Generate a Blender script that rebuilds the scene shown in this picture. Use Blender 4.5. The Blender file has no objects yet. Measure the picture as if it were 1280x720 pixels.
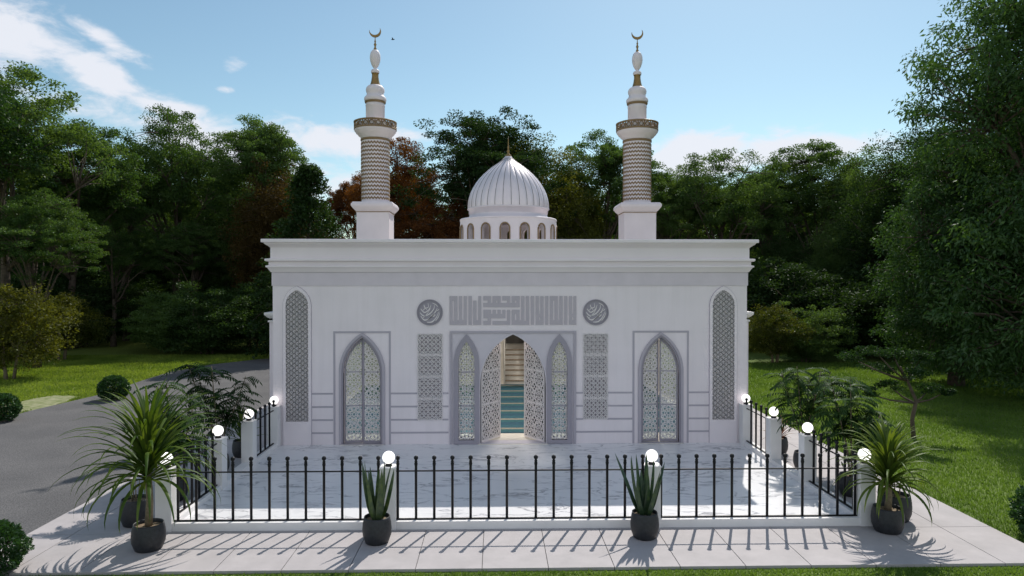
import bpy, bmesh, math, random
import numpy as np
from math import sin, cos, pi, radians, sqrt, atan2
from mathutils import Vector, Matrix
from mathutils.geometry import tessellate_polygon

scene = bpy.context.scene
# ------------------------------------------------------------------ camera, sky, sun
CAMX, CAMZ = -0.37, 3.9
cam_d = bpy.data.cameras.new('camera'); cam = bpy.data.objects.new('camera', cam_d)
scene.collection.objects.link(cam)
cam.location = (CAMX, 0, CAMZ)
cam.rotation_euler = (radians(90 - 0.67), 0, radians(-1.34))
cam_d.lens = 24; cam_d.sensor_width = 36; cam_d.clip_end = 3000; cam_d.clip_start = 0.1
scene.camera = cam

SUN_AZ, SUN_EL = 21.3, 46.3           # azimuth from +Y towards +X
SKY_STRENGTH, SUN_STRENGTH, EXPOSURE = 0.135, 4.9, -0.18
world = bpy.data.worlds.new("World"); scene.world = world; world.use_nodes = True
def build_world():
    nt = world.node_tree; N = nt.nodes; L = nt.links; N.clear()
    out = N.new('ShaderNodeOutputWorld')
    sky = N.new('ShaderNodeTexSky'); sky.sky_type = 'NISHITA'; sky.sun_disc = False
    sky.sun_elevation = radians(SUN_EL); sky.sun_rotation = radians(SUN_AZ)
    sky.altitude = 0; sky.air_density = 1.0; sky.dust_density = 0.4; sky.ozone_density = 1.0
    bg = N.new('ShaderNodeBackground'); bg.inputs[1].default_value = SKY_STRENGTH
    tint = N.new('ShaderNodeMix'); tint.data_type = 'RGBA'; tint.blend_type = 'MULTIPLY'; tint.inputs[0].default_value = 1.0
    L.new(sky.outputs[0], tint.inputs[6]); tint.inputs[7].default_value = (0.95, 1.06, 0.97, 1); L.new(tint.outputs[2], bg.inputs[0])
    def m(op, a, b=None, c=None):
        n = N.new('ShaderNodeMath'); n.operation = op
        for i, v in enumerate((a, b, c)):
            if v is None: continue
            if isinstance(v, (int, float)): n.inputs[i].default_value = v
            else: L.new(v, n.inputs[i])
        return n.outputs[0]
    tc = N.new('ShaderNodeTexCoord'); sp = N.new('ShaderNodeSeparateXYZ')
    L.new(tc.outputs['Generated'], sp.inputs[0])
    az = m('MULTIPLY', m('ARCTAN2', sp.outputs[0], sp.outputs[1]), 180/pi)
    el = m('MULTIPLY', m('ARCSINE', sp.outputs[2]), 180/pi)
    cb = N.new('ShaderNodeCombineXYZ'); L.new(az, cb.inputs[0]); L.new(m('MULTIPLY', el, 2.0), cb.inputs[1])
    def noise(scale, det, rough, off=0.0, dist=0.0):
        n = N.new('ShaderNodeTexNoise'); n.inputs['Scale'].default_value = scale
        n.inputs['Detail'].default_value = det; n.inputs['Roughness'].default_value = rough
        n.inputs['Distortion'].default_value = dist
        v = N.new('ShaderNodeVectorMath'); v.operation = 'ADD'; L.new(cb.outputs[0], v.inputs[0])
        v.inputs[1].default_value = (off, off, off); L.new(v.outputs[0], n.inputs['Vector'])
        return n.outputs[0]
    n1 = noise(0.22, 9, 0.62, 3.0, 0.4)
    n2 = noise(0.6, 6, 0.6, 40.0, 0.3)
    # banks of cloud: azimuth, elevation, half length, half thickness, tilt, amount (degrees on the sky)
    banks = [(-36.5, 16.5, 6.5, 2.6, -12, 1.25), (-30.0, 14.6, 4.5, 1.3, -22, 1.15), (-25.6, 12.8, 3.6, 0.9, -8, 1.15), (-29.5, 16.8, 3.5, 0.8, -25, 0.8), (-20.6, 16.2, 1.4, 0.8, 10, 0.8),
             (-22.0, 10.2, 8.0, 2.4, -8, 1.1), (-14.0, 11.2, 6.0, 1.6, -3, 1.1), (-8.5, 11.6, 5.0, 0.9, 2, 0.95),
             (-21.3, 14.4, 1.1, 0.35, 0, 0.8), (-20.8, 16.3, 1.3, 0.7, 0, 0.55), (-33, 12.0, 6, 1.6, 0, 0.75),
             (17.0, 9.8, 4.6, 2.1, 0, 1.6), (24.5, 10.0, 7.0, 1.5, 1, 1.4), (13, 7.0, 5, 2.0, 0, 0.9), (-14, 8.0, 9, 2.4, 0, 0.8),
             (60, 20, 14, 3, 10, 1.1), (-75, 24, 16, 4, -8, 1.1), (110, 30, 20, 5, 0, 1.1), (-140, 28, 22, 5, 0, 1.1), (170, 35, 18, 4, 0, 1.0)]
    tot = None
    for a0, e0, s1, s2, tilt, amp in banks:
        da = m('SUBTRACT', az, a0); de = m('SUBTRACT', el, e0)
        c, s = cos(radians(tilt)), sin(radians(tilt))
        u = m('MULTIPLY', m('ADD', m('MULTIPLY', da, c), m('MULTIPLY', de, s)), 1/s1)
        v = m('MULTIPLY', m('SUBTRACT', m('MULTIPLY', de, c), m('MULTIPLY', da, s)), 1/s2)
        r = m('MULTIPLY', m('ADD', m('MULTIPLY', u, u), m('MULTIPLY', v, v)), -1.0)
        g = m('MULTIPLY', m('EXPONENT', r), amp)
        tot = g if tot is None else m('MAXIMUM', tot, g)
    # unseen broken cloud added behind the camera to brighten the facade
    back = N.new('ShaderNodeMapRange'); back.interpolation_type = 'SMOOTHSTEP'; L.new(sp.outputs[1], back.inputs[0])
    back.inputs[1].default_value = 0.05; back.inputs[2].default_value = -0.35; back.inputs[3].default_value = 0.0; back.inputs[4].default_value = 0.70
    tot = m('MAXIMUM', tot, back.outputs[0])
    d = m('ADD', tot, m('MULTIPLY', m('SUBTRACT', n1, 0.5), 1.9))
    d = m('ADD', d, m('MULTIPLY', m('SUBTRACT', n2, 0.5), 0.5))
    mr = N.new('ShaderNodeMapRange'); mr.interpolation_type = 'SMOOTHSTEP'
    L.new(d, mr.inputs[0]); mr.inputs[1].default_value = 0.34; mr.inputs[2].default_value = 1.02
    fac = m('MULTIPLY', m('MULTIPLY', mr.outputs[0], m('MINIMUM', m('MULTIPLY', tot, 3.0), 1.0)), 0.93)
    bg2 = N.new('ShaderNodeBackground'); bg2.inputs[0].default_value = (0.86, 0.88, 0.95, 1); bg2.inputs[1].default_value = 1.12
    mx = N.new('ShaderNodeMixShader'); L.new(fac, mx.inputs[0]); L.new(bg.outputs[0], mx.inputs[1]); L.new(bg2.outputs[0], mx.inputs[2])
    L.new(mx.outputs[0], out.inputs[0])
build_world()
sun_d = bpy.data.lights.new('sun', 'SUN'); sun_d.energy = SUN_STRENGTH; sun_d.angle = radians(0.5); sun_d.color = (1.0, 0.95, 0.88)
sun = bpy.data.objects.new('sun', sun_d); scene.collection.objects.link(sun)
sd = Vector((sin(radians(SUN_AZ))*cos(radians(SUN_EL)), cos(radians(SUN_AZ))*cos(radians(SUN_EL)), sin(radians(SUN_EL))))
sun.rotation_euler = sd.to_track_quat('Z', 'Y').to_euler(); sun.location = (10, 30, 40)
scene.view_settings.view_transform = 'Standard'; scene.view_settings.look = 'None'
scene.view_settings.exposure = EXPOSURE; scene.view_settings.gamma = 1.0
scene.cycles.max_bounces = 6; scene.cycles.diffuse_bounces = 3; scene.cycles.glossy_bounces = 3
scene.cycles.transmission_bounces = 4; scene.cycles.transparent_max_bounces = 12
scene.cycles.caustics_reflective = False; scene.cycles.caustics_refractive = False
scene.cycles.use_denoising = True

# ------------------------------------------------------------------ helpers
COL = scene.collection
class MB:
    """collects faces, links them as one mesh"""
    def __init__(s): s.v = []; s.f = []; s.sm = []
    def add(s, vs, fs, smooth=False):
        o = len(s.v); s.v.extend([tuple(p) for p in vs]); s.f.extend([tuple(i+o for i in f) for f in fs]); s.sm.extend([smooth]*len(fs)); return s
    def box(s, x0, x1, y0, y1, z0, z1):
        return s.add([(x0,y0,z0),(x1,y0,z0),(x1,y1,z0),(x0,y1,z0),(x0,y0,z1),(x1,y0,z1),(x1,y1,z1),(x0,y1,z1)],
                     [(0,3,2,1),(4,5,6,7),(0,1,5,4),(1,2,6,5),(2,3,7,6),(3,0,4,7)])
    def bevbox(s, x0, x1, y0, y1, z0, z1, b=0.01):
        bm = bmesh.new(); bmesh.ops.create_cube(bm, size=1)
        for v in bm.verts: v.co = Vector(((x0+x1)/2+v.co.x*(x1-x0), (y0+y1)/2+v.co.y*(y1-y0), (z0+z1)/2+v.co.z*(z1-z0)))
        bmesh.ops.bevel(bm, geom=bm.edges[:], offset=b, segments=2, affect='EDGES', profile=0.7)
        bm.verts.index_update(); s.add([v.co[:] for v in bm.verts], [[v.index for v in f.verts] for f in bm.faces]); bm.free(); return s
    def lathe(s, prof, cx=0, cy=0, n=32, a0=0.0, smooth=True, close=True):
        o = []; k = len(prof)
        for i in range(n):
            a = a0 + 2*pi*i/n
            for r, z in prof: o.append((cx+r*cos(a), cy+r*sin(a), z))
        fs = []
        for i in range(n):
            j = (i+1) % n
            for q in range(k-1):
                fs.append((i*k+q, j*k+q, j*k+q+1, i*k+q+1))
        s.add(o, fs, smooth); return s
    def tube(s, pts, rad, n=6, smooth=True):
        pts = [Vector(p) for p in pts]; R = rad if hasattr(rad, '__len__') else [rad]*len(pts)
        vs = []
        for i, p in enumerate(pts):
            t = (pts[min(i+1, len(pts)-1)] - pts[max(i-1, 0)])
            if t.length < 1e-9: t = Vector((0,0,1))
            t.normalize()
            a = Vector((0,0,1)) if abs(t.z) < 0.9 else Vector((1,0,0))
            u = t.cross(a).normalized(); w = t.cross(u)
            for q in range(n):
                an = 2*pi*q/n; vs.append(p + (u*cos(an)+w*sin(an))*R[i])
        fs = []
        for i in range(len(pts)-1):
            for q in range(n):
                r = (q+1) % n; fs.append((i*n+q, i*n+r, (i+1)*n+r, (i+1)*n+q))
        fs.append(tuple(range(n-1, -1, -1))); fs.append(tuple((len(pts)-1)*n+q for q in range(n)))
        s.add(vs, fs, smooth); return s
    def bar(s, a, b, w, y0, y1):
        """flat bar in the XZ plane from a to b"""
        dx, dz = b[0]-a[0], b[1]-a[1]; l = sqrt(dx*dx+dz*dz)
        if l < 1e-5: return s
        nx, nz = -dz/l*w/2, dx/l*w/2
        c = [(a[0]+nx,a[1]+nz),(a[0]-nx,a[1]-nz),(b[0]-nx,b[1]-nz),(b[0]+nx,b[1]+nz)]
        return s.add([(p[0],y0,p[1]) for p in c]+[(p[0],y1,p[1]) for p in c],
                     [(0,1,2,3),(7,6,5,4),(0,4,5,1),(1,5,6,2),(2,6,7,3),(3,7,4,0)])
    def plate(s, outer, holes, y0, y1):
        """XZ outline with holes, extruded from y0 (front) to y1"""
        loops = [outer]+list(holes); flat = [p for l in loops for p in l]
        tris = tessellate_polygon([[Vector((p[0], p[1], 0)) for p in l] for l in loops])
        n = len(flat); vs = [(p[0], y0, p[1]) for p in flat]+[(p[0], y1, p[1]) for p in flat]
        fs = []
        for t in tris:
            a, b, c = [flat[i] for i in t]
            cr = (b[0]-a[0])*(c[1]-a[1])-(b[1]-a[1])*(c[0]-a[0])
            if abs(cr) < 1e-12: continue
            t = t if cr > 0 else (t[0], t[2], t[1])
            fs.append(tuple(t)); fs.append((t[2]+n, t[1]+n, t[0]+n))
        o = 0
        for l in loops:
            k = len(l)
            ar = sum(l[i][0]*l[(i+1)%k][1]-l[(i+1)%k][0]*l[i][1] for i in range(k))
            flip = (ar > 0) != (l is outer)
            for i in range(k):
                j = (i+1) % k; q = (o+i, o+i+n, o+j+n, o+j) if not flip else (o+j, o+j+n, o+i+n, o+i)
                fs.append(q[::-1])
            o += k
        return s.add(vs, fs)
    def xform(s, M):
        s.v = [tuple(M @ Vector(p)) for p in s.v]; return s
    def build(s, name, mat, parent=None, loc=None):
        me = bpy.data.meshes.new(name); me.from_pydata(s.v, [], s.f)
        me.polygons.foreach_set('use_smooth', s.sm); me.materials.append(mat); me.update()
        o = bpy.data.objects.new(name, me); COL.objects.link(o)
        if parent: o.parent = parent
        if loc: o.location = loc
        return o
def tag(o, label=None, cat=None, group=None, kind=None):
    if label: o['label'] = label
    if cat: o['category'] = cat
    if group: o['group'] = group
    if kind: o['kind'] = kind
    return o
def thing(name, label, cat, loc=(0,0,0), rz=0, group=None, parent=None):
    o = bpy.data.objects.new(name, None); COL.objects.link(o); o.location = loc; o.rotation_euler = (0,0,rz)
    o.empty_display_size = 0.2
    if parent: o.parent = parent
    return tag(o, label, cat, group)
def struct(o): o['kind'] = 'structure'; return o
def copy_tree(o, parent=None):
    c = o.copy(); COL.objects.link(c)
    if parent: c.parent = parent
    for ch in list(o.children): copy_tree(ch, c)
    return c
def np_mesh(name, V, F, mat, k):
    """V (n,3) F (m,k)"""
    me = bpy.data.meshes.new(name); V = np.asarray(V, np.float32); F = np.asarray(F, np.int32)
    me.vertices.add(len(V)); me.vertices.foreach_set('co', V.ravel())
    me.loops.add(F.size); me.loops.foreach_set('vertex_index', F.ravel())
    me.polygons.add(len(F)); me.polygons.foreach_set('loop_start', np.arange(0, F.size, k, dtype=np.int32))
    me.polygons.foreach_set('loop_total', np.full(len(F), k, np.int32))
    me.materials.append(mat); me.update(calc_edges=True); me.validate(); return me
def arch(cx, hw, z0, zs, za, n=12):
    """closed outline of a pointed arch opening, counter-clockwise"""
    h = za-zs; R = (h*h+hw*hw)/(2*hw); e = math.asin(min(1, h/R))
    pts = [(cx-hw, z0), (cx+hw, z0)]
    for i in range(n+1):
        a = e*i/n; pts.append((cx+hw-R+R*cos(a), zs+R*sin(a)))
    for i in range(n-1, -1, -1):
        a = e*i/n; pts.append((cx-hw+R-R*cos(a), zs+R*sin(a)))
    return pts
def half_arch(hw, z0, zs, za, side, n=10, inset=0.0):
    """right (side=1) or left leaf outline; x measured from the meeting line"""
    h = za-zs; R = (h*h+hw*hw)/(2*hw); e = math.asin(min(1, h/R)); pts = [(0, z0), (hw, z0)]
    for i in range(n+1):
        a = e*i/n; pts.append((hw-R+R*cos(a), zs+R*sin(a)))
    pts[-1] = (0, pts[-1][1])
    if side < 0: pts = [(-x, z) for x, z in pts][::-1]
    return pts
def rect(x0, x1, z0, z1): return [(x0,z0),(x1,z0),(x1,z1),(x0,z1)]
def clip_seg(a, b, poly):
    """convex CCW polygon clip"""
    t0, t1 = 0.0, 1.0; d = (b[0]-a[0], b[1]-a[1]); n = len(poly)
    for i in range(n):
        p, q = poly[i], poly[(i+1)%n]; ex, ez = q[0]-p[0], q[1]-p[1]
        if abs(ex)+abs(ez) < 1e-9: continue
        num = ex*(a[1]-p[1])-ez*(a[0]-p[0]); den = ex*d[1]-ez*d[0]
        if abs(den) < 1e-12:
            if num < 0: return None
            continue
        t = -num/den
        if den > 0: t0 = max(t0, t)
        else: t1 = min(t1, t)
        if t0 >= t1: return None
    return (a[0]+d[0]*t0, a[1]+d[1]*t0), (a[0]+d[0]*t1, a[1]+d[1]*t1)
def X(px, Y): return CAMX + (px-620)/853*Y
def Z(py, Y): return CAMZ + (350-py)/853*Y

# ------------------------------------------------------------------ materials
def mat(name, base, rough=0.6, metal=0.0, var=0.0, scale=5.0, bump=0.0, bscale=60.0, spec=0.5, base2=None, emit=None, estr=0):
    m = bpy.data.materials.new(name); m.use_nodes = True; nt = m.node_tree; b = nt.nodes['Principled BSDF']
    b.inputs['Roughness'].default_value = rough; b.inputs['Metallic'].default_value = metal
    b.inputs['Specular IOR Level'].default_value = spec
    tc = nt.nodes.new('ShaderNodeTexCoord')
    if var or base2:
        no = nt.nodes.new('ShaderNodeTexNoise'); no.inputs['Scale'].default_value = scale; no.inputs['Detail'].default_value = 6
        nt.links.new(tc.outputs['Object'], no.inputs['Vector'])
        rp = nt.nodes.new('ShaderNodeValToRGB'); nt.links.new(no.outputs[0], rp.inputs[0])
        rp.color_ramp.elements[0].position = 0.3; rp.color_ramp.elements[1].position = 0.7
        lo = base2 if base2 else tuple(c*(1-var) for c in base)
        hi = base if base2 else tuple(min(1, c*(1+var)) for c in base)
        rp.color_ramp.elements[0].color = (*lo, 1); rp.color_ramp.elements[1].color = (*hi, 1)
        nt.links.new(rp.outputs[0], b.inputs['Base Color'])
    else: b.inputs['Base Color'].default_value = (*base, 1)
    if bump:
        n2 = nt.nodes.new('ShaderNodeTexNoise'); n2.inputs['Scale'].default_value = bscale; n2.inputs['Detail'].default_value = 5
        nt.links.new(tc.outputs['Object'], n2.inputs['Vector'])
        bp = nt.nodes.new('ShaderNodeBump'); bp.inputs['Strength'].default_value = bump; bp.inputs['Distance'].default_value = 0.02
        nt.links.new(n2.outputs[0], bp.inputs['Height']); nt.links.new(bp.outputs[0], b.inputs['Normal'])
    if emit: b.inputs['Emission Color'].default_value = (*emit, 1); b.inputs['Emission Strength'].default_value = estr
    return m
M = {}
M['stucco'] = mat('white_stucco', (0.85,0.772,0.80), 0.75, var=0.03, scale=1.2, bump=0.08, bscale=90)
M['stucco2'] = mat('kerb_plaster', (0.80,0.775,0.77), 0.7, var=0.04, scale=3, bump=0.08)
M['frieze'] = mat('grey_frieze_stone', (0.68,0.61,0.66), 0.7, var=0.05, scale=3)
M['inlay'] = mat('grey_inlay_stone', (0.45,0.41,0.46), 0.6)
M['portal'] = mat('portal_grey_stone', (0.64,0.59,0.64), 0.6, var=0.02)
M['frame'] = mat('window_frame_grey', (0.34,0.31,0.36), 0.5)
M['lattice'] = mat('white_lattice', (0.80,0.74,0.74), 0.55)
M['lattice_base'] = mat('lattice_back_stone', (0.19,0.165,0.185), 0.8)  # darker grey stone of the panel behind the star lattice
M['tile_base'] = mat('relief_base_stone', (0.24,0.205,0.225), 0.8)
M['letter'] = mat('grey_letter_stone', (0.50,0.45,0.49), 0.7)
M['gold'] = mat('aged_gold', (0.30,0.19,0.07), 0.42, metal=0.6, var=0.2, scale=30)
M['goldtrim'] = mat('brown_trim', (0.24,0.155,0.075), 0.5)
M['minaret'] = mat('minaret_white', (0.79,0.715,0.745), 0.6, var=0.03, scale=3)
M['dome'] = mat('dome_white_metal', (0.76,0.69,0.73), 0.33, metal=0.15, var=0.02)
M['groove'] = mat('dome_seam', (0.12,0.11,0.11), 0.6)
M['iron'] = mat('black_iron', (0.006,0.006,0.008), 0.5, spec=0.3)
M['pot'] = mat('charcoal_pot', (0.022,0.023,0.027), 0.5, var=0.3, scale=20, bump=0.25, bscale=60)
M['soil'] = mat('gravel_soil', (0.22,0.16,0.10), 0.9, var=0.5, scale=60, bump=0.6)
M['globe'] = mat('lit_globe', (0.9,0.9,0.9), 0.3, emit=(1,0.97,0.92), estr=1.6)
M['room'] = mat('room_plaster', (0.50,0.47,0.43), 0.7)
M['roomfloor'] = mat('room_marble', (0.75,0.70,0.62), 0.3, var=0.06)
M['wood'] = mat('carved_wood', (0.26,0.20,0.14), 0.5, var=0.2, scale=14)
M['woodlight'] = mat('pale_wood', (0.52,0.49,0.44), 0.5)
M['dark'] = mat('dark_niche', (0.04,0.035,0.03), 0.7)
M['lampdisc'] = mat('ceiling_lamp_glow', (1,1,1), 0.4, emit=(1,0.9,0.74), estr=6)
M['bark'] = mat('bark', (0.10,0.075,0.055), 0.9, var=0.35, scale=8, bump=0.6, bscale=18)
M['bark2'] = mat('pale_stem', (0.20,0.155,0.10), 0.8, var=0.25, scale=25, bump=0.3)

def wall_mat():
    m = M['stucco'].copy(); m.name = 'weathered_plaster'; nt = m.node_tree; N = nt.nodes; L = nt.links; b = N['Principled BSDF']
    src = b.inputs['Base Color'].links[0].from_socket; tc = N.new('ShaderNodeTexCoord'); mp = N.new('ShaderNodeMapping'); mp.inputs['Scale'].default_value = (3.2, 1, 0.22)
    L.new(tc.outputs['Object'], mp.inputs[0]); n = N.new('ShaderNodeTexNoise'); n.inputs['Scale'].default_value = 2.0; n.inputs['Detail'].default_value = 7; n.inputs['Roughness'].default_value = 0.65; L.new(mp.outputs[0], n.inputs['Vector'])
    r = N.new('ShaderNodeValToRGB'); L.new(n.outputs[0], r.inputs[0]); r.color_ramp.elements[0].position = 0.30; r.color_ramp.elements[0].color = (0.955,0.955,0.95,1); r.color_ramp.elements[1].position = 0.55; r.color_ramp.elements[1].color = (1,1,1,1)
    mx = N.new('ShaderNodeMix'); mx.data_type = 'RGBA'; mx.blend_type = 'MULTIPLY'; mx.inputs[0].default_value = 1; L.new(src, mx.inputs[6]); L.new(r.outputs[0], mx.inputs[7]); L.new(mx.outputs[2], b.inputs['Base Color']); return m
M['wall'] = wall_mat()
def glass_mat():
    m = bpy.data.materials.new('window_glass'); m.use_nodes = True; nt = m.node_tree; N = nt.nodes; N.clear()
    o = N.new('ShaderNodeOutputMaterial'); t = N.new('ShaderNodeBsdfTransparent'); t.inputs[0].default_value = (0.82,0.88,0.88,1)
    g = N.new('ShaderNodeBsdfGlossy'); g.inputs['Roughness'].default_value = 0.02; g.inputs[0].default_value = (0.9,0.9,0.9,1)
    lw = N.new('ShaderNodeLayerWeight'); lw.inputs[0].default_value = 0.35
    mx = N.new('ShaderNodeMixShader'); ad = N.new('ShaderNodeMath'); ad.operation = 'ADD'; ad.inputs[1].default_value = 0.08
    nt.links.new(lw.outputs['Fresnel'], ad.inputs[0]); nt.links.new(ad.outputs[0], mx.inputs[0])
    nt.links.new(t.outputs[0], mx.inputs[1]); nt.links.new(g.outputs[0], mx.inputs[2]); nt.links.new(mx.outputs[0], o.inputs[0]); return m
M['glass'] = glass_mat()

def leaf_mat(name, c1, c2, trans=0.35, gloss=0.05, nscale=0.9, tcol=1.6):
    m = bpy.data.materials.new(name); m.use_nodes = True; nt = m.node_tree; N = nt.nodes; L = nt.links; N.clear()
    o = N.new('ShaderNodeOutputMaterial'); tc = N.new('ShaderNodeTexCoord')
    n = N.new('ShaderNodeTexNoise'); n.inputs['Scale'].default_value = nscale; n.inputs['Detail'].default_value = 5
    L.new(tc.outputs['Object'], n.inputs['Vector'])
    oi = N.new('ShaderNodeObjectInfo'); ad = N.new('ShaderNodeMath'); ad.operation = 'MULTIPLY_ADD'; ad.inputs[1].default_value = 0.3
    L.new(oi.outputs['Random'], ad.inputs[0]); sb = N.new('ShaderNodeMath'); sb.operation = 'SUBTRACT'; sb.inputs[1].default_value = 0.15
    L.new(n.outputs[0], ad.inputs[2]); L.new(ad.outputs[0], sb.inputs[0])
    rp = N.new('ShaderNodeValToRGB'); L.new(sb.outputs[0], rp.inputs[0]); e = rp.color_ramp.elements
    e[0].position = 0.32; e[1].position = 0.68; e[0].color = (*c1,1); e[1].color = (*c2,1)
    d = N.new('ShaderNodeBsdfDiffuse'); L.new(rp.outputs[0], d.inputs[0])
    t = N.new('ShaderNodeBsdfTranslucent'); mu = N.new('ShaderNodeMix'); mu.data_type = 'RGBA'; mu.blend_type = 'MULTIPLY'; mu.inputs[0].default_value = 1
    L.new(rp.outputs[0], mu.inputs[6]); mu.inputs[7].default_value = (tcol*1.05, tcol, tcol*0.35, 1); L.new(mu.outputs[2], t.inputs[0])
    mx = N.new('ShaderNodeMixShader'); mx.inputs[0].default_value = trans; L.new(d.outputs[0], mx.inputs[1]); L.new(t.outputs[0], mx.inputs[2])
    g = N.new('ShaderNodeBsdfGlossy'); g.inputs['Roughness'].default_value = 0.45; g.inputs[0].default_value = (0.8,0.85,0.8,1)
    m2 = N.new('ShaderNodeMixShader'); m2.inputs[0].default_value = gloss; L.new(mx.outputs[0], m2.inputs[1]); L.new(g.outputs[0], m2.inputs[2])
    L.new(m2.outputs[0], o.inputs[0]); return m
M['leaf'] = leaf_mat('green_foliage', (0.0404,0.0859,0.0226), (0.1010,0.1666,0.0505), 0.40, 0.015)
M['leafdark'] = leaf_mat('dark_foliage', (0.0179,0.0404,0.0116), (0.0404,0.0789,0.0215), 0.35, 0.015)
M['leafyel'] = leaf_mat('olive_foliage', (0.0462,0.0628,0.0092), (0.0990,0.1056,0.0198), 0.4, 0.015)
M['leafcopper'] = leaf_mat('copper_foliage', (0.0837,0.0316,0.0111), (0.1767,0.0698,0.0224), 0.35, 0.01)
M['leafbig'] = leaf_mat('glossy_foliage', (0.0252,0.0630,0.0162), (0.0585,0.1215,0.0324), 0.35, 0.03)
M['leafbox'] = leaf_mat('box_foliage', (0.0160,0.0480,0.0112), (0.0360,0.0960,0.0240), 0.25, 0.05, 8)
M['leafpot'] = leaf_mat('fern_foliage', (0.0140,0.0360,0.0120), (0.0360,0.0800,0.0240), 0.35, 0.015, 4)
M['leafdrac'] = leaf_mat('dracaena_foliage', (0.0495,0.0935,0.0154), (0.1375,0.1815,0.0385), 0.35, 0.02, 3)
M['leafsnake'] = leaf_mat('snake_foliage', (0.012,0.040,0.018), (0.075,0.110,0.035), 0.1, 0.08, 16)
M['leafred'] = leaf_mat('red_foliage', (0.075,0.02,0.02), (0.13,0.045,0.03), 0.3, 0.05, 4)

def grass_mat():
    m = bpy.data.materials.new('grass'); m.use_nodes = True; nt = m.node_tree; N = nt.nodes; L = nt.links; b = N['Principled BSDF']
    tc = N.new('ShaderNodeTexCoord'); a = N.new('ShaderNodeTexNoise'); a.inputs['Scale'].default_value = 0.35; a.inputs['Detail'].default_value = 8; a.inputs['Roughness'].default_value = 0.7
    L.new(tc.outputs['Object'], a.inputs['Vector']); r = N.new('ShaderNodeValToRGB'); L.new(a.outputs[0], r.inputs[0])
    e = r.color_ramp.elements; e[0].position = 0.3; e[0].color = (0.130,0.175,0.034,1); e[1].position = 0.7; e[1].color = (0.215,0.265,0.055,1)
    f = N.new('ShaderNodeTexNoise'); f.inputs['Scale'].default_value = 28; f.inputs['Detail'].default_value = 6; L.new(tc.outputs['Object'], f.inputs['Vector'])
    r2 = N.new('ShaderNodeValToRGB'); L.new(f.outputs[0], r2.inputs[0]); r2.color_ramp.elements[0].position = 0.3; r2.color_ramp.elements[0].color = (0.45,0.5,0.4,1); r2.color_ramp.elements[1].position = 0.7; r2.color_ramp.elements[1].color = (1.3,1.25,1.2,1)
    mx = N.new('ShaderNodeMix'); mx.data_type = 'RGBA'; mx.blend_type = 'MULTIPLY'; mx.inputs[0].default_value = 1; L.new(r.outputs[0], mx.inputs[6]); L.new(r2.outputs[0], mx.inputs[7])
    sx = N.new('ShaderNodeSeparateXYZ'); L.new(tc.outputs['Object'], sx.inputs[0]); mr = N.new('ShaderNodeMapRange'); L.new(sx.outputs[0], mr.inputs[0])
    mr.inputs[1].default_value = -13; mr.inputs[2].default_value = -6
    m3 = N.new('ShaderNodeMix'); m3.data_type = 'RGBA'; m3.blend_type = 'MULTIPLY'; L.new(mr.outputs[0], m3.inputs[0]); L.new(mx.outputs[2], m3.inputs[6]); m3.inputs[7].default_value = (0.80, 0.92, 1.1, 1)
    L.new(m3.outputs[2], b.inputs['Base Color']); b.inputs['Roughness'].default_value = 0.9; b.inputs['Specular IOR Level'].default_value = 0.15
    bp = N.new('ShaderNodeBump'); bp.inputs['Strength'].default_value = 0.9; bp.inputs['Distance'].default_value = 0.05; L.new(f.outputs[0], bp.inputs['Height']); L.new(bp.outputs[0], b.inputs['Normal']); return m
M['grass'] = grass_mat()
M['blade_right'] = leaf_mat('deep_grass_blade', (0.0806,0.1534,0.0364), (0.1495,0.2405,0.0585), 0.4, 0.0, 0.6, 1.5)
M['blade'] = leaf_mat('grass_blade', (0.1216,0.1930,0.0366), (0.2431,0.3217,0.0686), 0.4, 0.0, 0.6, 1.5)

def asphalt_mat():
    m = bpy.data.materials.new('asphalt'); m.use_nodes = True; nt = m.node_tree; N = nt.nodes; L = nt.links; b = N['Principled BSDF']
    tc = N.new('ShaderNodeTexCoord'); v = N.new('ShaderNodeTexNoise'); v.inputs['Scale'].default_value = 42; v.inputs['Detail'].default_value = 3; L.new(tc.outputs['Object'], v.inputs['Vector'])
    w = N.new('ShaderNodeTexNoise'); w.inputs['Scale'].default_value = 0.7; w.inputs['Detail'].default_value = 7; L.new(tc.outputs['Object'], w.inputs['Vector'])
    r = N.new('ShaderNodeValToRGB'); L.new(v.outputs[0], r.inputs[0]); r.color_ramp.elements[0].position = 0.35; r.color_ramp.elements[1].position = 0.72
    r.color_ramp.elements[0].color = (0.080,0.078,0.081,1); r.color_ramp.elements[1].color = (0.185,0.18,0.182,1)
    r2 = N.new('ShaderNodeValToRGB'); L.new(w.outputs[0], r2.inputs[0]); r2.color_ramp.elements[0].position = 0.35; r2.color_ramp.elements[0].color = (0.82,0.82,0.82,1); r2.color_ramp.elements[1].position = 0.7; r2.color_ramp.elements[1].color = (1.08,1.07,1.05,1)
    mx = N.new('ShaderNodeMix'); mx.data_type = 'RGBA'; mx.blend_type = 'MULTIPLY'; mx.inputs[0].default_value = 1; L.new(r.outputs[0], mx.inputs[6]); L.new(r2.outputs[0], mx.inputs[7])
    L.new(mx.outputs[2], b.inputs['Base Color']); b.inputs['Roughness'].default_value = 0.85; b.inputs['Specular IOR Level'].default_value = 0.3
    bp = N.new('ShaderNodeBump'); bp.inputs['Strength'].default_value = 0.6; bp.inputs['Distance'].default_value = 0.01; L.new(v.outputs[0], bp.inputs['Height']); L.new(bp.outputs[0], b.inputs['Normal']); return m
M['asphalt'] = asphalt_mat()

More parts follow.
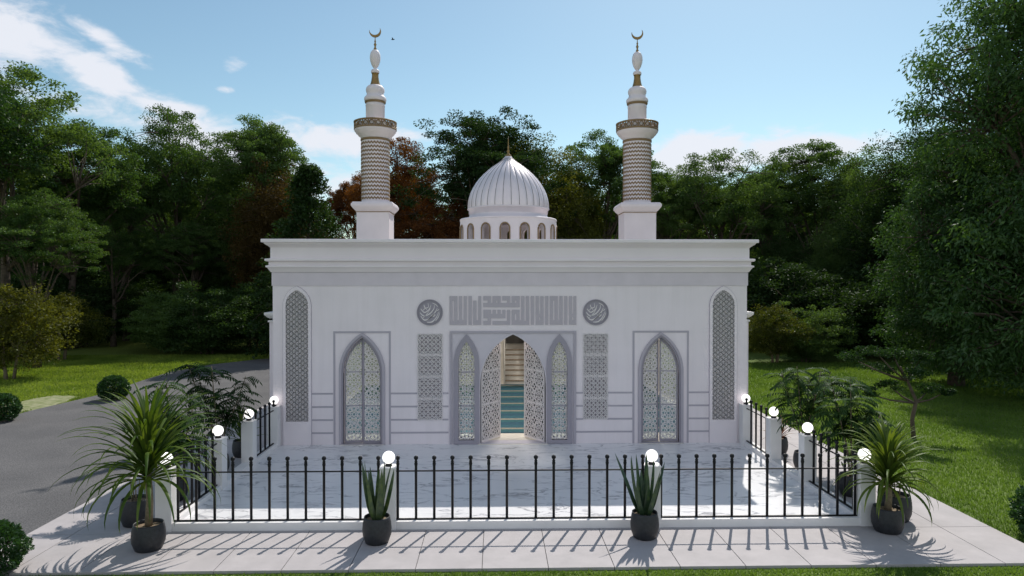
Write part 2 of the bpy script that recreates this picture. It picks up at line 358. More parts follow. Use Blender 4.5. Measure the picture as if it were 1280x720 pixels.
def paving_mat():
    m = bpy.data.materials.new('paving_slabs'); m.use_nodes = True; nt = m.node_tree; N = nt.nodes; L = nt.links; b = N['Principled BSDF']
    tc = N.new('ShaderNodeTexCoord'); n = N.new('ShaderNodeTexNoise'); n.inputs['Scale'].default_value = 2.2; n.inputs['Detail'].default_value = 9; n.inputs['Roughness'].default_value = 0.65; L.new(tc.outputs['Object'], n.inputs['Vector'])
    r = N.new('ShaderNodeValToRGB'); L.new(n.outputs[0], r.inputs[0]); r.color_ramp.elements[0].position = 0.25; r.color_ramp.elements[0].color = (0.37,0.345,0.345,1); r.color_ramp.elements[1].position = 0.7; r.color_ramp.elements[1].color = (0.47,0.435,0.435,1)
    g = N.new('ShaderNodeTexNoise'); g.inputs['Scale'].default_value = 70; g.inputs['Detail'].default_value = 3; L.new(tc.outputs['Object'], g.inputs['Vector'])
    L.new(r.outputs[0], b.inputs['Base Color']); b.inputs['Roughness'].default_value = 0.75; b.inputs['Specular IOR Level'].default_value = 0.3
    bp = N.new('ShaderNodeBump'); bp.inputs['Strength'].default_value = 0.15; bp.inputs['Distance'].default_value = 0.01; L.new(g.outputs[0], bp.inputs['Height']); L.new(bp.outputs[0], b.inputs['Normal']); return m
M['paving'] = paving_mat()
M['joint'] = mat('paving_joint', (0.12,0.115,0.115), 0.9)

def marble_mat():
    m = bpy.data.materials.new('veined_marble'); m.use_nodes = True; nt = m.node_tree; N = nt.nodes; L = nt.links; b = N['Principled BSDF']
    tc = N.new('ShaderNodeTexCoord'); mp = N.new('ShaderNodeMapping'); mp.inputs['Rotation'].default_value = (0,0,radians(62)); mp.inputs['Scale'].default_value = (1.0,2.6,1)
    L.new(tc.outputs['Object'], mp.inputs[0])
    n = N.new('ShaderNodeTexNoise'); n.inputs['Scale'].default_value = 1.15; n.inputs['Detail'].default_value = 9; n.inputs['Roughness'].default_value = 0.58; n.inputs['Distortion'].default_value = 0.7; L.new(mp.outputs[0], n.inputs['Vector'])
    a = N.new('ShaderNodeMath'); a.operation = 'SUBTRACT'; a.inputs[1].default_value = 0.5; L.new(n.outputs[0], a.inputs[0])
    a2 = N.new('ShaderNodeMath'); a2.operation = 'ABSOLUTE'; L.new(a.outputs[0], a2.inputs[0])
    r = N.new('ShaderNodeValToRGB'); L.new(a2.outputs[0], r.inputs[0]); e = r.color_ramp.elements; e[0].position = 0.0; e[0].color = (0.22,0.22,0.24,1); e[1].position = 0.035; e[1].color = (0.80,0.79,0.80,1)
    q = e.new(0.012); q.color = (0.46,0.46,0.49,1)
    c = N.new('ShaderNodeTexNoise'); c.inputs['Scale'].default_value = 0.8; c.inputs['Detail'].default_value = 5; L.new(mp.outputs[0], c.inputs['Vector'])
    r3 = N.new('ShaderNodeValToRGB'); L.new(c.outputs[0], r3.inputs[0]); r3.color_ramp.elements[0].position = 0.42; r3.color_ramp.elements[0].color = (0,0,0,1); r3.color_ramp.elements[1].position = 0.6
    mx = N.new('ShaderNodeMix'); mx.data_type = 'RGBA'; L.new(r3.outputs[0], mx.inputs[0]); mx.inputs[6].default_value = (0.80,0.79,0.80,1); L.new(r.outputs[0], mx.inputs[7])
    L.new(mx.outputs[2], b.inputs['Base Color']); b.inputs['Roughness'].default_value = 0.28; b.inputs['Specular IOR Level'].default_value = 0.5; return m
M['marble'] = marble_mat()

def carpet_mat():
    m = bpy.data.materials.new('teal_prayer_carpet'); m.use_nodes = True; nt = m.node_tree; N = nt.nodes; L = nt.links; b = N['Principled BSDF']
    tc = N.new('ShaderNodeTexCoord'); sp = N.new('ShaderNodeSeparateXYZ'); L.new(tc.outputs['Object'], sp.inputs[0])
    w = N.new('ShaderNodeMath'); w.operation = 'WRAP'; w.inputs[1].default_value = 1.2; w.inputs[2].default_value = 0; L.new(sp.outputs[1], w.inputs[0])
    r = N.new('ShaderNodeValToRGB'); d = N.new('ShaderNodeMath'); d.operation = 'DIVIDE'; d.inputs[1].default_value = 1.2; L.new(w.outputs[0], d.inputs[0]); L.new(d.outputs[0], r.inputs[0])
    r.color_ramp.interpolation = 'CONSTANT'; e = r.color_ramp.elements; e[0].color = (0.22,0.21,0.17,1); e[0].position = 0; e[1].position = 0.15; e[1].color = (0.018,0.085,0.115,1)
    q = e.new(0.45); q.color = (0.012,0.065,0.10,1); q = e.new(0.75); q.color = (0.018,0.09,0.105,1)
    n = N.new('ShaderNodeTexNoise'); n.inputs['Scale'].default_value = 9; n.inputs['Detail'].default_value = 5; L.new(tc.outputs['Object'], n.inputs['Vector'])
    mx = N.new('ShaderNodeMix'); mx.data_type = 'RGBA'; mx.blend_type = 'OVERLAY'; mx.inputs[0].default_value = 0.5; L.new(r.outputs[0], mx.inputs[6]); L.new(n.outputs[0], mx.inputs[7])
    L.new(mx.outputs[2], b.inputs['Base Color']); b.inputs['Roughness'].default_value = 0.95; return m
M['carpet'] = carpet_mat()

# ------------------------------------------------------------------ ground, road, paving, terrace
YF = 16.07           # facade plane
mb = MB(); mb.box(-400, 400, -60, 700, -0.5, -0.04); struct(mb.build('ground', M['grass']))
# asphalt drive (sheet, 1 cm above the lawn) curving off behind the building
def sheet(pts, z0, z1, name, m):
    b = MB(); n = len(pts)
    tr = tessellate_polygon([[Vector((p[0], p[1], 0)) for p in pts]])
    vs = [(p[0], p[1], z1) for p in pts]+[(p[0], p[1], z0) for p in pts]; fs = []
    for t in tr:
        a, c, d = [pts[i] for i in t]; cr = (c[0]-a[0])*(d[1]-a[1])-(c[1]-a[1])*(d[0]-a[0])
        fs.append(tuple(t) if cr > 0 else (t[0], t[2], t[1]))
    ar = sum(pts[i][0]*pts[(i+1)%n][1]-pts[(i+1)%n][0]*pts[i][1] for i in range(n))
    for i in range(n):
        j = (i+1)%n; q = (i, i+n, j+n, j); fs.append(q if ar > 0 else q[::-1])
    return b.add(vs, fs).build(name, m)
left_edge = [(-16.5,-8),(-15.4,4),(-14.8,12),(-14.45,18),(-14.35,21),(-13.9,24),(-14.2,27),(-14.3,29.5),(-13.6,32),(-12.2,34),(-9.5,35.8),(-5,37.2),(0,38)]
road_pts = left_edge+[(2,38.2),(2,27.5),(-7.57,27.5),(-7.57,9.1),(-7.57,-8)]
struct(sheet(road_pts[::-1], -0.035, -0.028, 'road', M['asphalt']))
# sandy patch beside the road
rng = random.Random(4); c0 = (-15.0, 22.0)
sp_pts = [(c0[0]+cos(a)*(0.62+0.35*rng.random()), c0[1]+sin(a)*(1.4+0.5*rng.random())) for a in [2*pi*i/22 for i in range(22)]]
struct(sheet(sp_pts, -0.0385, -0.030, 'bare_ground', mat('dry_sand', (0.34,0.33,0.20), 0.95, base2=(0.13,0.17,0.035), scale=4.5, bump=0.8)))
# paving slabs as real slabs with open joints over a darker bed
bed = MB(); bed.box(-7.56, 7.44, 9.20, 27.4, -0.10, -0.012); struct(bed.build('paving_bed', M['joint']))
slabs = MB(); j = 0.011
xs = [-7.57]+[-6.86+0.9*i for i in range(16)]+[7.45]
ys = [9.19, 9.96+0.62, 12.4, 14.2, 16.0, 17.8, 19.6, 21.4, 23.2, 25.0, 27.4]
xs = sorted(set(round(x, 3) for x in xs))
for a, b in zip(xs, xs[1:]):
    if b-a < 0.2: continue
    for c, d in zip(ys, ys[1:]):
        if a > -5.3 and b < 5.3 and c > 10.8: continue
        slabs.box(a+j/2, b-j/2, c+j/2, d-j/2, -0.06, 0.0)
struct(slabs.build('paving', M['paving']))
ter = MB(); ter.box(-5.42, 5.42, 10.86, YF-0.002, -0.05, 0.035); struct(ter.build('terrace_floor', M['marble']))

def grass_patch(name, n, inside, seed, h=(0.03,0.07), w=0.008, m=None):
    r = np.random.default_rng(seed); P = []
    x0, x1, y0, y1, test = inside
    while sum(len(p) for p in P) < n:
        # denser nearby: sample depth with 1/d weighting
        u = r.random(n); y = y0*(y1/y0)**u; x = x0+(x1-x0)*r.random(n)
        k = test(x, y); P.append(np.stack([x[k], y[k]], 1))
    P = np.concatenate(P)[:n]; n = len(P)
    ht = r.uniform(*h, n)*(1+P[:,1]/60); an = r.uniform(0, 2*pi, n); ww = w*(0.6+P[:,1]/14); ln = r.uniform(0, 0.6, n)*ht; la = r.uniform(0, 2*pi, n)
    V = np.zeros((n,3,3)); V[:,0,0] = P[:,0]-np.cos(an)*ww; V[:,0,1] = P[:,1]-np.sin(an)*ww
    V[:,1,0] = P[:,0]+np.cos(an)*ww; V[:,1,1] = P[:,1]+np.sin(an)*ww
    V[:,2,0] = P[:,0]+np.cos(la)*ln; V[:,2,1] = P[:,1]+np.sin(la)*ln; V[:,:,2] = -0.045; V[:,2,2] += ht
    me = np_mesh(name, V.reshape(-1,3), np.arange(3*n).reshape(-1,3), m or M['blade'], 3)
    o = bpy.data.objects.new(name, me); COL.objects.link(o); o['kind'] = 'stuff'; return o
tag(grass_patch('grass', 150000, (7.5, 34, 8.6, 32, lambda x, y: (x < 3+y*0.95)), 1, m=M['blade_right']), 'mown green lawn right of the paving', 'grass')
def left_test(x, y):
    ex = np.interp(y, [p[1] for p in left_edge], [p[0] for p in left_edge])
    return (x < ex-0.02) & (x > -y*0.95-3) & (((x-c0[0])/0.8)**2+((y-c0[1])/1.6)**2 > 1)
tag(grass_patch('grass', 110000, (-34, -12, 14, 36, left_test), 2), 'sunlit yellow green lawn beyond the drive', 'grass')
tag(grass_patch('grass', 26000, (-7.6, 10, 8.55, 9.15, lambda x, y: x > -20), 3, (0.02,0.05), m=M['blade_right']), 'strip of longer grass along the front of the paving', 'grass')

# ------------------------------------------------------------------ mosque
mosque = thing('mosque', 'white single storey mosque with ribbed dome and two minarets', 'mosque', (0, YF, 0))
def part(mb, name, m, parent=None, label=None):
    """mosque parts: modelled in world coordinates, stored relative to their parent"""
    parent = parent or mosque; off = Vector(origin_of(parent))
    mb.v = [(p[0]-off.x, p[1]-off.y, p[2]-off.z) for p in mb.v]
    o = mb.build(name, m, parent)
    if label: o['label'] = label
    return o
def origin_of(o):
    l = Vector(o.location)
    while o.parent: o = o.parent; l = l+Vector(o.location)
    return l
W, WD, ZR, YB = 5.585, 0.30, 4.5, 27.2
GX = 0.03
doors = [(-3.51, 0), (3.53, 0)]
D_HW, D_ZS, D_ZA = 0.44, 1.72, 2.55       # side door openings
C_HW, C_ZS, C_ZA = 0.775, 1.45, 2.62      # central opening
L_HW, L_ZS, L_ZA, L_Z0 = 0.185, 1.95, 2.45, 0.13
holes = [arch(x, D_HW, 0.04, D_ZS, D_ZA) for x, _ in doors]+[arch(GX, C_HW, 0.04, C_ZS, C_ZA)]+[arch(GX+s*1.095, L_HW, L_Z0, L_ZS, L_ZA) for s in (-1,1)]
w = MB(); w.plate(rect(-W, W, -0.05, 4.02), holes, YF, YF+WD); part(w, 'front_wall', M['wall'])
for bx in ((-W, -W+0.3, YF+WD, YB-0.3), (W-0.3, W, YF+WD, YB-0.3), (-W, W, YB-0.3, YB)): part(MB().box(*bx, -0.05, 4.02), 'outer_wall', M['stucco'])
def ring(mb, x0, x1, y0, y1, prof, smooth=False):
    vs = []; k = len(prof)
    for cx, cy, sx, sy in ((x0,y0,-1,-1),(x1,y0,1,-1),(x1,y1,1,1),(x0,y1,-1,1)):
        for o, z in prof: vs.append((cx+sx*o, cy+sy*o, z))
    fs = []
    for i in range(4):
        jn = (i+1)%4
        for q in range(k-1): fs.append((i*k+q, jn*k+q, jn*k+q+1, i*k+q+1))
    mb.add(vs, fs, smooth); return mb
c = MB(); ring(c, -W, W, YF, YB, [(-0.1,3.768),(0.018,3.768),(0.018,4.078),(-0.1,4.078)]); part(c, 'frieze_band', M['frieze'])
c = MB(); ring(c, -W, W, YF, YB, [(-0.1,4.0),(0.0,4.0),(0.0,4.08),(0.035,4.085),(0.05,4.11),(0.085,4.17),(0.10,4.19),(0.125,4.20),(0.125,4.235),(0.085,4.243),(0.07,4.25),(0.07,4.325),(0.115,4.333),(0.14,4.345),(0.145,4.37),(0.14,4.395),
      (0.07,4.402),(0.04,4.41),(0.04,4.65),(0.055,4.67),(0.09,4.70),(0.13,4.725),(0.15,4.745),(0.155,4.765),(0.20,4.772),(0.205,4.78),(0.205,4.84),(0.195,4.85),(-0.25,4.85),(-0.25,4.4)]); part(c, 'cornice', M['stucco'])
# roof with round opening under the drum
DX, DY, DR = 0.0, 20.6, 1.43
rp = MB(); circ = [(DX+1.2*cos(2*pi*i/48), 0+1.2*sin(2*pi*i/48)) for i in range(48)]
rp.plate(rect(-W+0.05, W-0.05, -(DY-YF)+0.05, YB-DY-0.05), [circ], 0, 0.25)
rp.v = [(x, DY+z, 4.5-y) for x, y, z in rp.v]; part(rp, 'roof', M['room'])
# interior shell
r_ = MB()
r_.add([(-W+0.305,YB-0.31,0),(W-0.305,YB-0.31,0),(W-0.305,YB-0.31,4.24),(-W+0.305,YB-0.31,4.24)], [(0,1,2,3)])
r_.add([(-W+0.31,YF+.31,0),(-W+0.31,YB-.31,0),(-W+0.31,YB-.31,4.24),(-W+0.31,YF+.31,4.24)], [(0,1,2,3)])
r_.add([(W-0.31,YF+.31,0),(W-0.31,YB-.31,0),(W-0.31,YB-.31,4.24),(W-0.31,YF+.31,4.24)], [(3,2,1,0)])
part(r_, 'interior_wall', M['room'])
f_ = MB(); f_.box(-W+0.3, W-0.3, YF+0.0, YB-0.3, -0.04, 0.03); part(f_, 'interior_floor', M['roomfloor'])

def side(s):  # signed mirror
    return s
# tall arched lattice panels on the corner pilasters
def hexlattice(mb, poly, x0, x1, z0, z1, a, wd, y0, y1):
    """six-pointed star lattice of bars clipped to a convex outline"""
    h = a*sqrt(3)
    nz = int((z1-z0)/h)+3; nx = int((x1-x0)/(2*a))+3
    segs = []
    for i in range(-1, nx):
        for k in range(-1, nz):
            for ox, oz in ((0,0),(a, h/2)):
                cx, cz = (x0+x1)/2-nx//2*2*a+i*2*a+ox, z0+k*h+oz
                P = [(cx+a*0.62*cos(radians(60*q+30)), cz+a*0.62*sin(radians(60*q+30))) for q in range(6)]
                Q = [(cx+a*1.0*cos(radians(60*q)), cz+a*1.0*sin(radians(60*q))) for q in range(6)]
                R_ = [(cx+a*0.30*cos(radians(60*q+30)), cz+a*0.30*sin(radians(60*q+30))) for q in range(6)]
                for q in range(6):
                    segs.append((P[q], Q[(q+1)%6])); segs.append((P[q], Q[q])); segs.append((R_[q], R_[(q+1)%6])); segs.append((R_[q], P[q]))
    seen = set()
    for p, q in segs:
        k = tuple(sorted(((round(p[0],3),round(p[1],3)),(round(q[0],3),round(q[1],3)))))
        if k in seen: continue
        seen.add(k); c_ = clip_seg(p, q, poly)
        if c_: mb.bar(c_[0], c_[1], wd, y0, y1)
for s, side_name in ((-1,'left'),(1,'right')):
    cx = s*5.02
    fr = MB(); fr.plate(arch(cx, 0.325, 0.036, 3.28, 3.755), [arch(cx, 0.262, 0.585, 3.30, 3.665)], YF-0.035, YF+0.001)
    fo = part(fr, 'pilaster_panel', M['stucco'])
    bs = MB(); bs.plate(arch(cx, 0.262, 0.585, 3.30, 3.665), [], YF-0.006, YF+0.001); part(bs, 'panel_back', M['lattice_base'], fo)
    lt = MB(); poly = arch(cx, 0.262, 0.585, 3.30, 3.665); hexlattice(lt, poly, cx-0.262, cx+0.262, 0.585, 3.665, 0.066, 0.0135, YF-0.026, YF-0.006)
    part(lt, 'star_lattice', M['lattice'], fo)
    # thin dark outline of the frame
    ol = MB(); ol.plate(arch(cx, 0.337, 0.037, 3.28, 3.764), [arch(cx, 0.325, 0.0372, 3.28, 3.752)], YF-0.012, YF+0.001); part(ol, 'outline_strip', M['inlay'], fo)

# horizontal inlaid bands
for z in (0.31, 0.615, 0.925, 1.235):
    b = MB()
    for s in (-1, 1):
        for a0, a1 in ((2.855+GX*0, 1.49), (4.685, 4.19)):
            lo, hi = (s*a0, s*a1) if s > 0 else (s*a0, s*a1)
            lo, hi = min(lo, hi), max(lo, hi)
            if abs(a0-2.855) < .01 and z > 0.5:
                g0, g1 = sorted((s*1.66+GX, s*2.235+GX)); part(MB().box(lo, g0, YF-0.006, YF+0.001, z-0.02, z+0.02), 'inlaid_band', M['inlay']); part(MB().box(g1, hi, YF-0.006, YF+0.001, z-0.02, z+0.02), 'inlaid_band', M['inlay'])
            else: part(MB().box(lo, hi, YF-0.006, YF+0.001, z-0.02, z+0.02), 'inlaid_band', M['inlay'])

# rosette lattice used by doors and lancets
def rosettes(mb, poly, cx, z0, z1, cw, ch, wd, y0, y1, cols):
    nz = max(1, round((z1-z0)/ch)); ch = (z1-z0)/nz
    for i in range(cols):
        for k in range(nz):
            x, z = cx+(i-(cols-1)/2)*cw, z0+(k+0.5)*ch; R = min(cw, ch)*0.5; segs = []
            def pt(r, a): return (x+r*cos(a)*cw/(2*R) , z+r*sin(a)*ch/(2*R))
            n = 16
            for q in range(n): segs.append((pt(R*0.97, 2*pi*q/n), pt(R*0.97, 2*pi*(q+1)/n)))
            for q in range(8):
                a = 2*pi*q/8+pi/8; segs.append((pt(R*0.22, a), pt(R*0.97, a)))
                segs.append((pt(R*0.22, a), pt(R*0.22, a+pi/4)))
                segs.append((pt(R*0.66, a), pt(R*0.97, a+pi/8))); segs.append((pt(R*0.66, a), pt(R*0.97, a-pi/8)))
                segs.append((pt(R*0.66, a), pt(R*0.45, a+pi/8))); segs.append((pt(R*0.66, a), pt(R*0.45, a-pi/8)))
            for sx in (-1,1):
                for sz in (-1,1):
                    segs.append(((x+sx*R*0.68*cw/(2*R), z+sz*R*0.68*ch/(2*R)), (x+sx*cw/2, z+sz*ch/2)))
                    segs.append(((x+sx*cw/2, z+sz*ch*0.22), (x+sx*cw*0.22, z+sz*ch/2)))
            for p, q in segs:
                c_ = clip_seg(p, q, poly)
                if c_: mb.bar(c_[0], c_[1], wd, y0, y1)
def door_leaf(hinge, hw, z0, zs, za, sgn, angle, fm, thick=0.045, lw=0.017, cols=2, mids=(0.93,1.73), fw=0.035, label=None, parent=None):
    """leaf hinged at world hinge; sgn=+1: left leaf, hinge on its left. Swings into the building."""
    e = bpy.data.objects.new('door_leaf', None)
    outer = half_arch(hw, z0, zs, za, -sgn); inner = half_arch(hw-2*fw*0.9, z0+fw*1.6, zs, za-fw*2.6, -sgn)
    inner = [(x-sgn*fw*0.9, z) for x, z in inner]
    # move so that hinge is x=0
    outer = [(x+sgn*hw, z) for x, z in outer]; inner = [(x+sgn*hw, z) for x, z in inner]
    b = MB(); b.plate(outer, [inner], -thick/2, thick/2); o = b.build('door_leaf', fm, parent or mosque)
    o.location = Vector(hinge)-origin_of(parent or mosque); o.rotation_euler = (0, 0, sgn*radians(angle))
    xm = sum(p[0] for p in inner[:2])/2 if sgn < 0 else (min(p[0] for p in inner)+max(p[0] for p in inner))/2
    x_lo, x_hi = min(p[0] for p in inner), max(p[0] for p in inner)
    zt = max(p[1] for p in inner)
    for z in mids: MB().box(x_lo, x_hi, -thick/2+0.004, thick/2-0.004, z-0.012, z+0.012).build('transom', fm, o)
    l = MB(); cw = (x_hi-x_lo)/cols
    zz = [z0+fw*1.6]+list(mids)+[zt]
    for a, c_ in zip(zz, zz[1:]): rosettes(l, inner, (x_lo+x_hi)/2, a, c_, cw, cw if cols > 1 else cw, lw, -0.016, -0.004, cols)
    l.build('rosette_lattice', M['lattice'], o)
    g = MB(); g.plate(inner, [], 0.0, 0.006); g.build('glass_pane', M['glass'], o)
    # handle
    hx = outer_free = sgn*(hw-0.02)
    return o
def arch_frame(cx, hw_o, za_o, zs_o, hw_i, za_i, zs_i, z0, y0, y1, m, name, parent=None, zi=None):
    f = MB(); f.plate(arch(cx, hw_o, z0, zs_o, za_o), [arch(cx, hw_i, zi if zi else z0+0.012, zs_i, za_i)], y0, y1); return part(f, name, m, parent)
for (cx, _), angs in zip(doors, ((9, 0.5), (13, 7))):
    # rectangular inlay surround, three strips
    s = MB(); s.plate([(cx-0.67,0.036),(cx-0.625,0.036),(cx-0.625,2.655),(cx+0.625,2.655),(cx+0.625,0.036),(cx+0.67,0.036),(cx+0.67,2.70),(cx-0.67,2.70)], [], YF-0.012, YF+0.001)
    part(s, 'door_surround', M['inlay'])
    f = arch_frame(cx, 0.535, 2.665, 1.745, 0.475, 2.60, 1.735, 0.037, YF-0.05, YF+0.002, M['inlay'], 'door_frame')
    arch_frame(cx, 0.475, 2.60, 1.735, D_HW, D_ZA, D_ZS, 0.038, YF-0.02, YF+0.06, M['frame'], 'inner_frame', f)
    door_leaf((cx-D_HW+0.008, YF+0.10, 0), D_HW-0.012, 0.05, D_ZS, D_ZA-0.01, 1, angs[0], M['frame'], cols=1, lw=0.017)
    door_leaf((cx+D_HW-0.008, YF+0.10, 0), D_HW-0.012, 0.05, D_ZS, D_ZA-0.01, -1, angs[1], M['frame'], cols=1, lw=0.017)
# central portal
p = MB(); oh = [arch(GX, C_HW, 0.0372, C_ZS, C_ZA)]+[arch(GX+s*1.095, L_HW, L_Z0, L_ZS, L_ZA) for s in (-1,1)]
p.plate(rect(GX-1.435, GX+1.435, 0.036, 2.645), oh, YF-0.012, YF+0.001); part(p, 'portal_panel', M['portal'])
s = MB(); s.plate([(GX-1.49,0.036),(GX-1.437,0.036),(GX-1.437,2.647),(GX+1.437,2.647),(GX+1.437,0.036),(GX+1.49,0.036),(GX+1.49,2.70),(GX-1.49,2.70)], [], YF-0.035, YF+0.001); part(s, 'portal_surround', M['inlay'])
arch_frame(GX, C_HW+0.035, C_ZA+0.045, C_ZS, C_HW, C_ZA, C_ZS, 0.037, YF-0.03, YF+0.3, M['portal'], 'portal_arch')
for s in (-1, 1):
    cx = GX+s*1.095
    f = arch_frame(cx, 0.30, 2.625, 1.93, L_HW, L_ZA, L_ZS, 0.04, YF-0.045, YF+0.05, M['frame'], 'lancet_window', zi=L_Z0)
    poly = arch(cx, L_HW, L_Z0, L_ZS, L_ZA)
    l = MB()
    for a, b in zip((L_Z0, 0.93, 1.73), (0.93, 1.73, L_ZA)): rosettes(l, poly, cx, a, b, 2*L_HW, 2*L_HW, 0.018, YF+0.02, YF+0.032, 1)
    part(l, 'rosette_lattice', M['lattice'], f)
    g = MB(); g.plate(poly, [], YF+0.04, YF+0.046); part(g, 'glass_pane', M['glass'], f)
    for z in (0.932, 1.731): part(MB().box(cx-L_HW, cx+L_HW, YF+0.005, YF+0.02, z-0.012, z+0.012), 'transom', M['frame'], f)
    door_leaf((GX-s*(C_HW-0.01)*-1 if False else GX+s*(C_HW-0.012), YF+0.10, 0), C_HW-0.016, 0.05, C_ZS, C_ZA-0.012, -s, 53, M['lattice'], fw=0.03, lw=0.0155, cols=2, mids=(0.93, 1.72))
st = MB(); st.box(GX-C_HW-0.05, GX+C_HW+0.05, YF-0.10, YF+0.3, 0.030, 0.045); part(st, 'threshold', M['roomfloor'])
for cx, _ in doors:
    st = MB(); st.box(cx-D_HW-0.08, cx+D_HW+0.08, YF-0.07, YF+0.3, 0.030, 0.044); part(st, 'threshold', M['roomfloor'])

# square relief panels beside the portal
def squarelattice(mb, x0, x1, z0, z1, n, wd, y0, y1, seed):
    poly = rect(x0, x1, z0, z1); a = (x1-x0)/n; nz = round((z1-z0)/a); az = (z1-z0)/nz
    def ln(p, q):
        c_ = clip_seg(p, q, poly)
        if c_: mb.bar(c_[0], c_[1], wd, y0, y1)
    for i in range(n):
        for k in range(nz):
            x, z = x0+(i+.5)*a, z0+(k+.5)*az; t = (i+k+seed) % 2
            if t == 0:
                ln((x-a/2,z),(x,z+az/2)); ln((x,z+az/2),(x+a/2,z)); ln((x+a/2,z),(x,z-az/2)); ln((x,z-az/2),(x-a/2,z))
                ln((x-a/4,z-az/4),(x+a/4,z+az/4))
            else:
                ln((x-a*.3,z-az*.3),(x-a*.3,z+az*.3)); ln((x-a*.3,z+az*.3),(x+a*.3,z+az*.3)); ln((x+a*.3,z+az*.3),(x+a*.3,z-az*.3)); ln((x+a*.3,z-az*.3),(x-a*.3,z-az*.3))
                ln((x-a/2,z),(x-a*.3,z)); ln((x+a/2,z),(x+a*.3,z)); ln((x,z+az/2),(x,z+az*.3)); ln((x,z-az/2),(x,z-az*.3))
    mb.bar((x0,z0),(x1,z0),wd,y0,y1); mb.bar((x0,z1),(x1,z1),wd,y0,y1); mb.bar((x0,z0),(x0,z1),wd,y0,y1); mb.bar((x1,z0),(x1,z1),wd,y0,y1)
for s in (-1, 1):
    for k, (z0, z1) in enumerate(((0.62,1.09),(1.13,1.61),(1.65,2.12),(2.16,2.63))):
        x0, x1 = sorted((GX+s*1.665, GX+s*2.235))
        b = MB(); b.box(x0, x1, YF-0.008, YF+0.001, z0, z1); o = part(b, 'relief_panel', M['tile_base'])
        l = MB(); squarelattice(l, x0, x1, z0, z1, 6, 0.019, YF-0.022, YF-0.008, k); part(l, 'square_lattice', M['lattice'], o)

# square Kufic inscription: dark strokes traced on their 27-column grid, cut as raised stone bars
def kufic():
    U0, U1, V0, V1 = 92, 2402, 88, 608
    light = [(145,172,170,535),(235,262,88,525),(320,348,88,525),(405,435,88,608),(497,520,88,608),(520,615,88,170),(582,612,170,525),(668,705,88,608),
      (705,785,170,212),(845,872,88,212),(935,965,170,212),(1022,1050,88,212),(1022,1135,170,212),(1195,1222,88,212),(705,1367,290,335),
      (845,872,335,410),(935,962,335,410),(1022,1050,335,410),(1110,1135,335,535),(850,1135,490,535),(705,785,490,535),(845,872,490,608),(1195,1222,335,608),
      (1280,1307,170,212),(1280,1307,410,525),(1367,1394,88,525),(1454,1482,88,535),(1542,1572,88,608),(1630,1659,88,608),(1719,1745,88,408),(1719,1745,470,525),
      (1804,1832,88,608),(1890,1919,88,608),(1977,2004,170,525),(2067,2092,88,525),(2154,2182,88,608),(2240,2269,88,608),(2325,2352,88,408),(2325,2352,470,525)]
    us = sorted({U0, U1}|{c for l in light for c in l[:2]}); vs = sorted({V0, V1}|{c for l in light for c in l[2:]})
    x0, x1, zt, zb = GX-1.492, GX+1.492, 3.525, 2.845
    fx = lambda u: x0+(u-U0)/(U1-U0)*(x1-x0); fz = lambda v: zt-(v-V0)/(V1-V0)*(zt-zb)
    mb = MB()
    for v0, v1 in zip(vs, vs[1:]):
        run = None
        for u0, u1 in zip(us+[9999], us[1:]+[9999]):
            dark = u1 <= U1 and not any(l[0] <= u0 and u1 <= l[1] and l[2] <= v0 and v1 <= l[3] for l in light)
            if dark: run = (run[0], u1) if run else (u0, u1)
            elif run: mb.box(fx(run[0]), fx(run[1]), YF-0.016, YF+0.001, fz(v1)+0.00002, fz(v0)-0.00002); run = None
        if run: mb.box(fx(run[0]), fx(run[1]), YF-0.016, YF+0.001, fz(v1)+0.00002, fz(v0)-0.00002)
    return mb
part(kufic(), 'kufic_inscription', M['letter'])
# round calligraphy medallions
def disc(mb, cx, cz, r, y0, y1, n=40, r2=None):
    o = [(cx+r*cos(2*pi*i/n), cz+r*sin(2*pi*i/n)) for i in range(n)]
    h = [[(cx+r2*cos(2*pi*i/n), cz+r2*sin(2*pi*i/n)) for i in range(n)]] if r2 else []
    return mb.plate(o, h, y0, y1)
def stroke(mb, pts, w0, w1, y0, y1, n=14):
    """tapering pen stroke along a smooth curve through pts"""
    P = []; q = [pts[0]]+list(pts)+[pts[-1]]
    for i in range(1, len(q)-2):
        for t in np.linspace(0, 1, n//(len(pts)-1)+2)[:-1]:
            a, b, c_, d = [np.array(q[i+k]) for k in (-1,0,1,2)]
            P.append(0.5*((2*b)+(-a+c_)*t+(2*a-5*b+4*c_-d)*t*t+(-a+3*b-3*c_+d)*t**3))
    P.append(np.array(pts[-1])); m_ = len(P); up = []; dn = []
    for i, p_ in enumerate(P):
        t = P[min(i+1, m_-1)]-P[max(i-1, 0)]; t = t/(np.linalg.norm(t)+1e-9); nn = np.array((-t[1], t[0]))
        wd = (w0+(w1-w0)*i/(m_-1))*(0.35+0.65*sin(pi*min(1, max(0, (i+.6)/m_))))/2
        up.append(p_+nn*wd); dn.append(p_-nn*wd)
    for i in range(m_-1):
        c4 = [dn[i], dn[i+1], up[i+1], up[i]]
        mb.add([(p_[0],y0,p_[1]) for p_ in c4]+[(p_[0],y1,p_[1]) for p_ in c4], [(0,1,2,3),(7,6,5,4),(0,4,5,1),(2,6,7,3),(1,5,6,2),(3,7,4,0)])
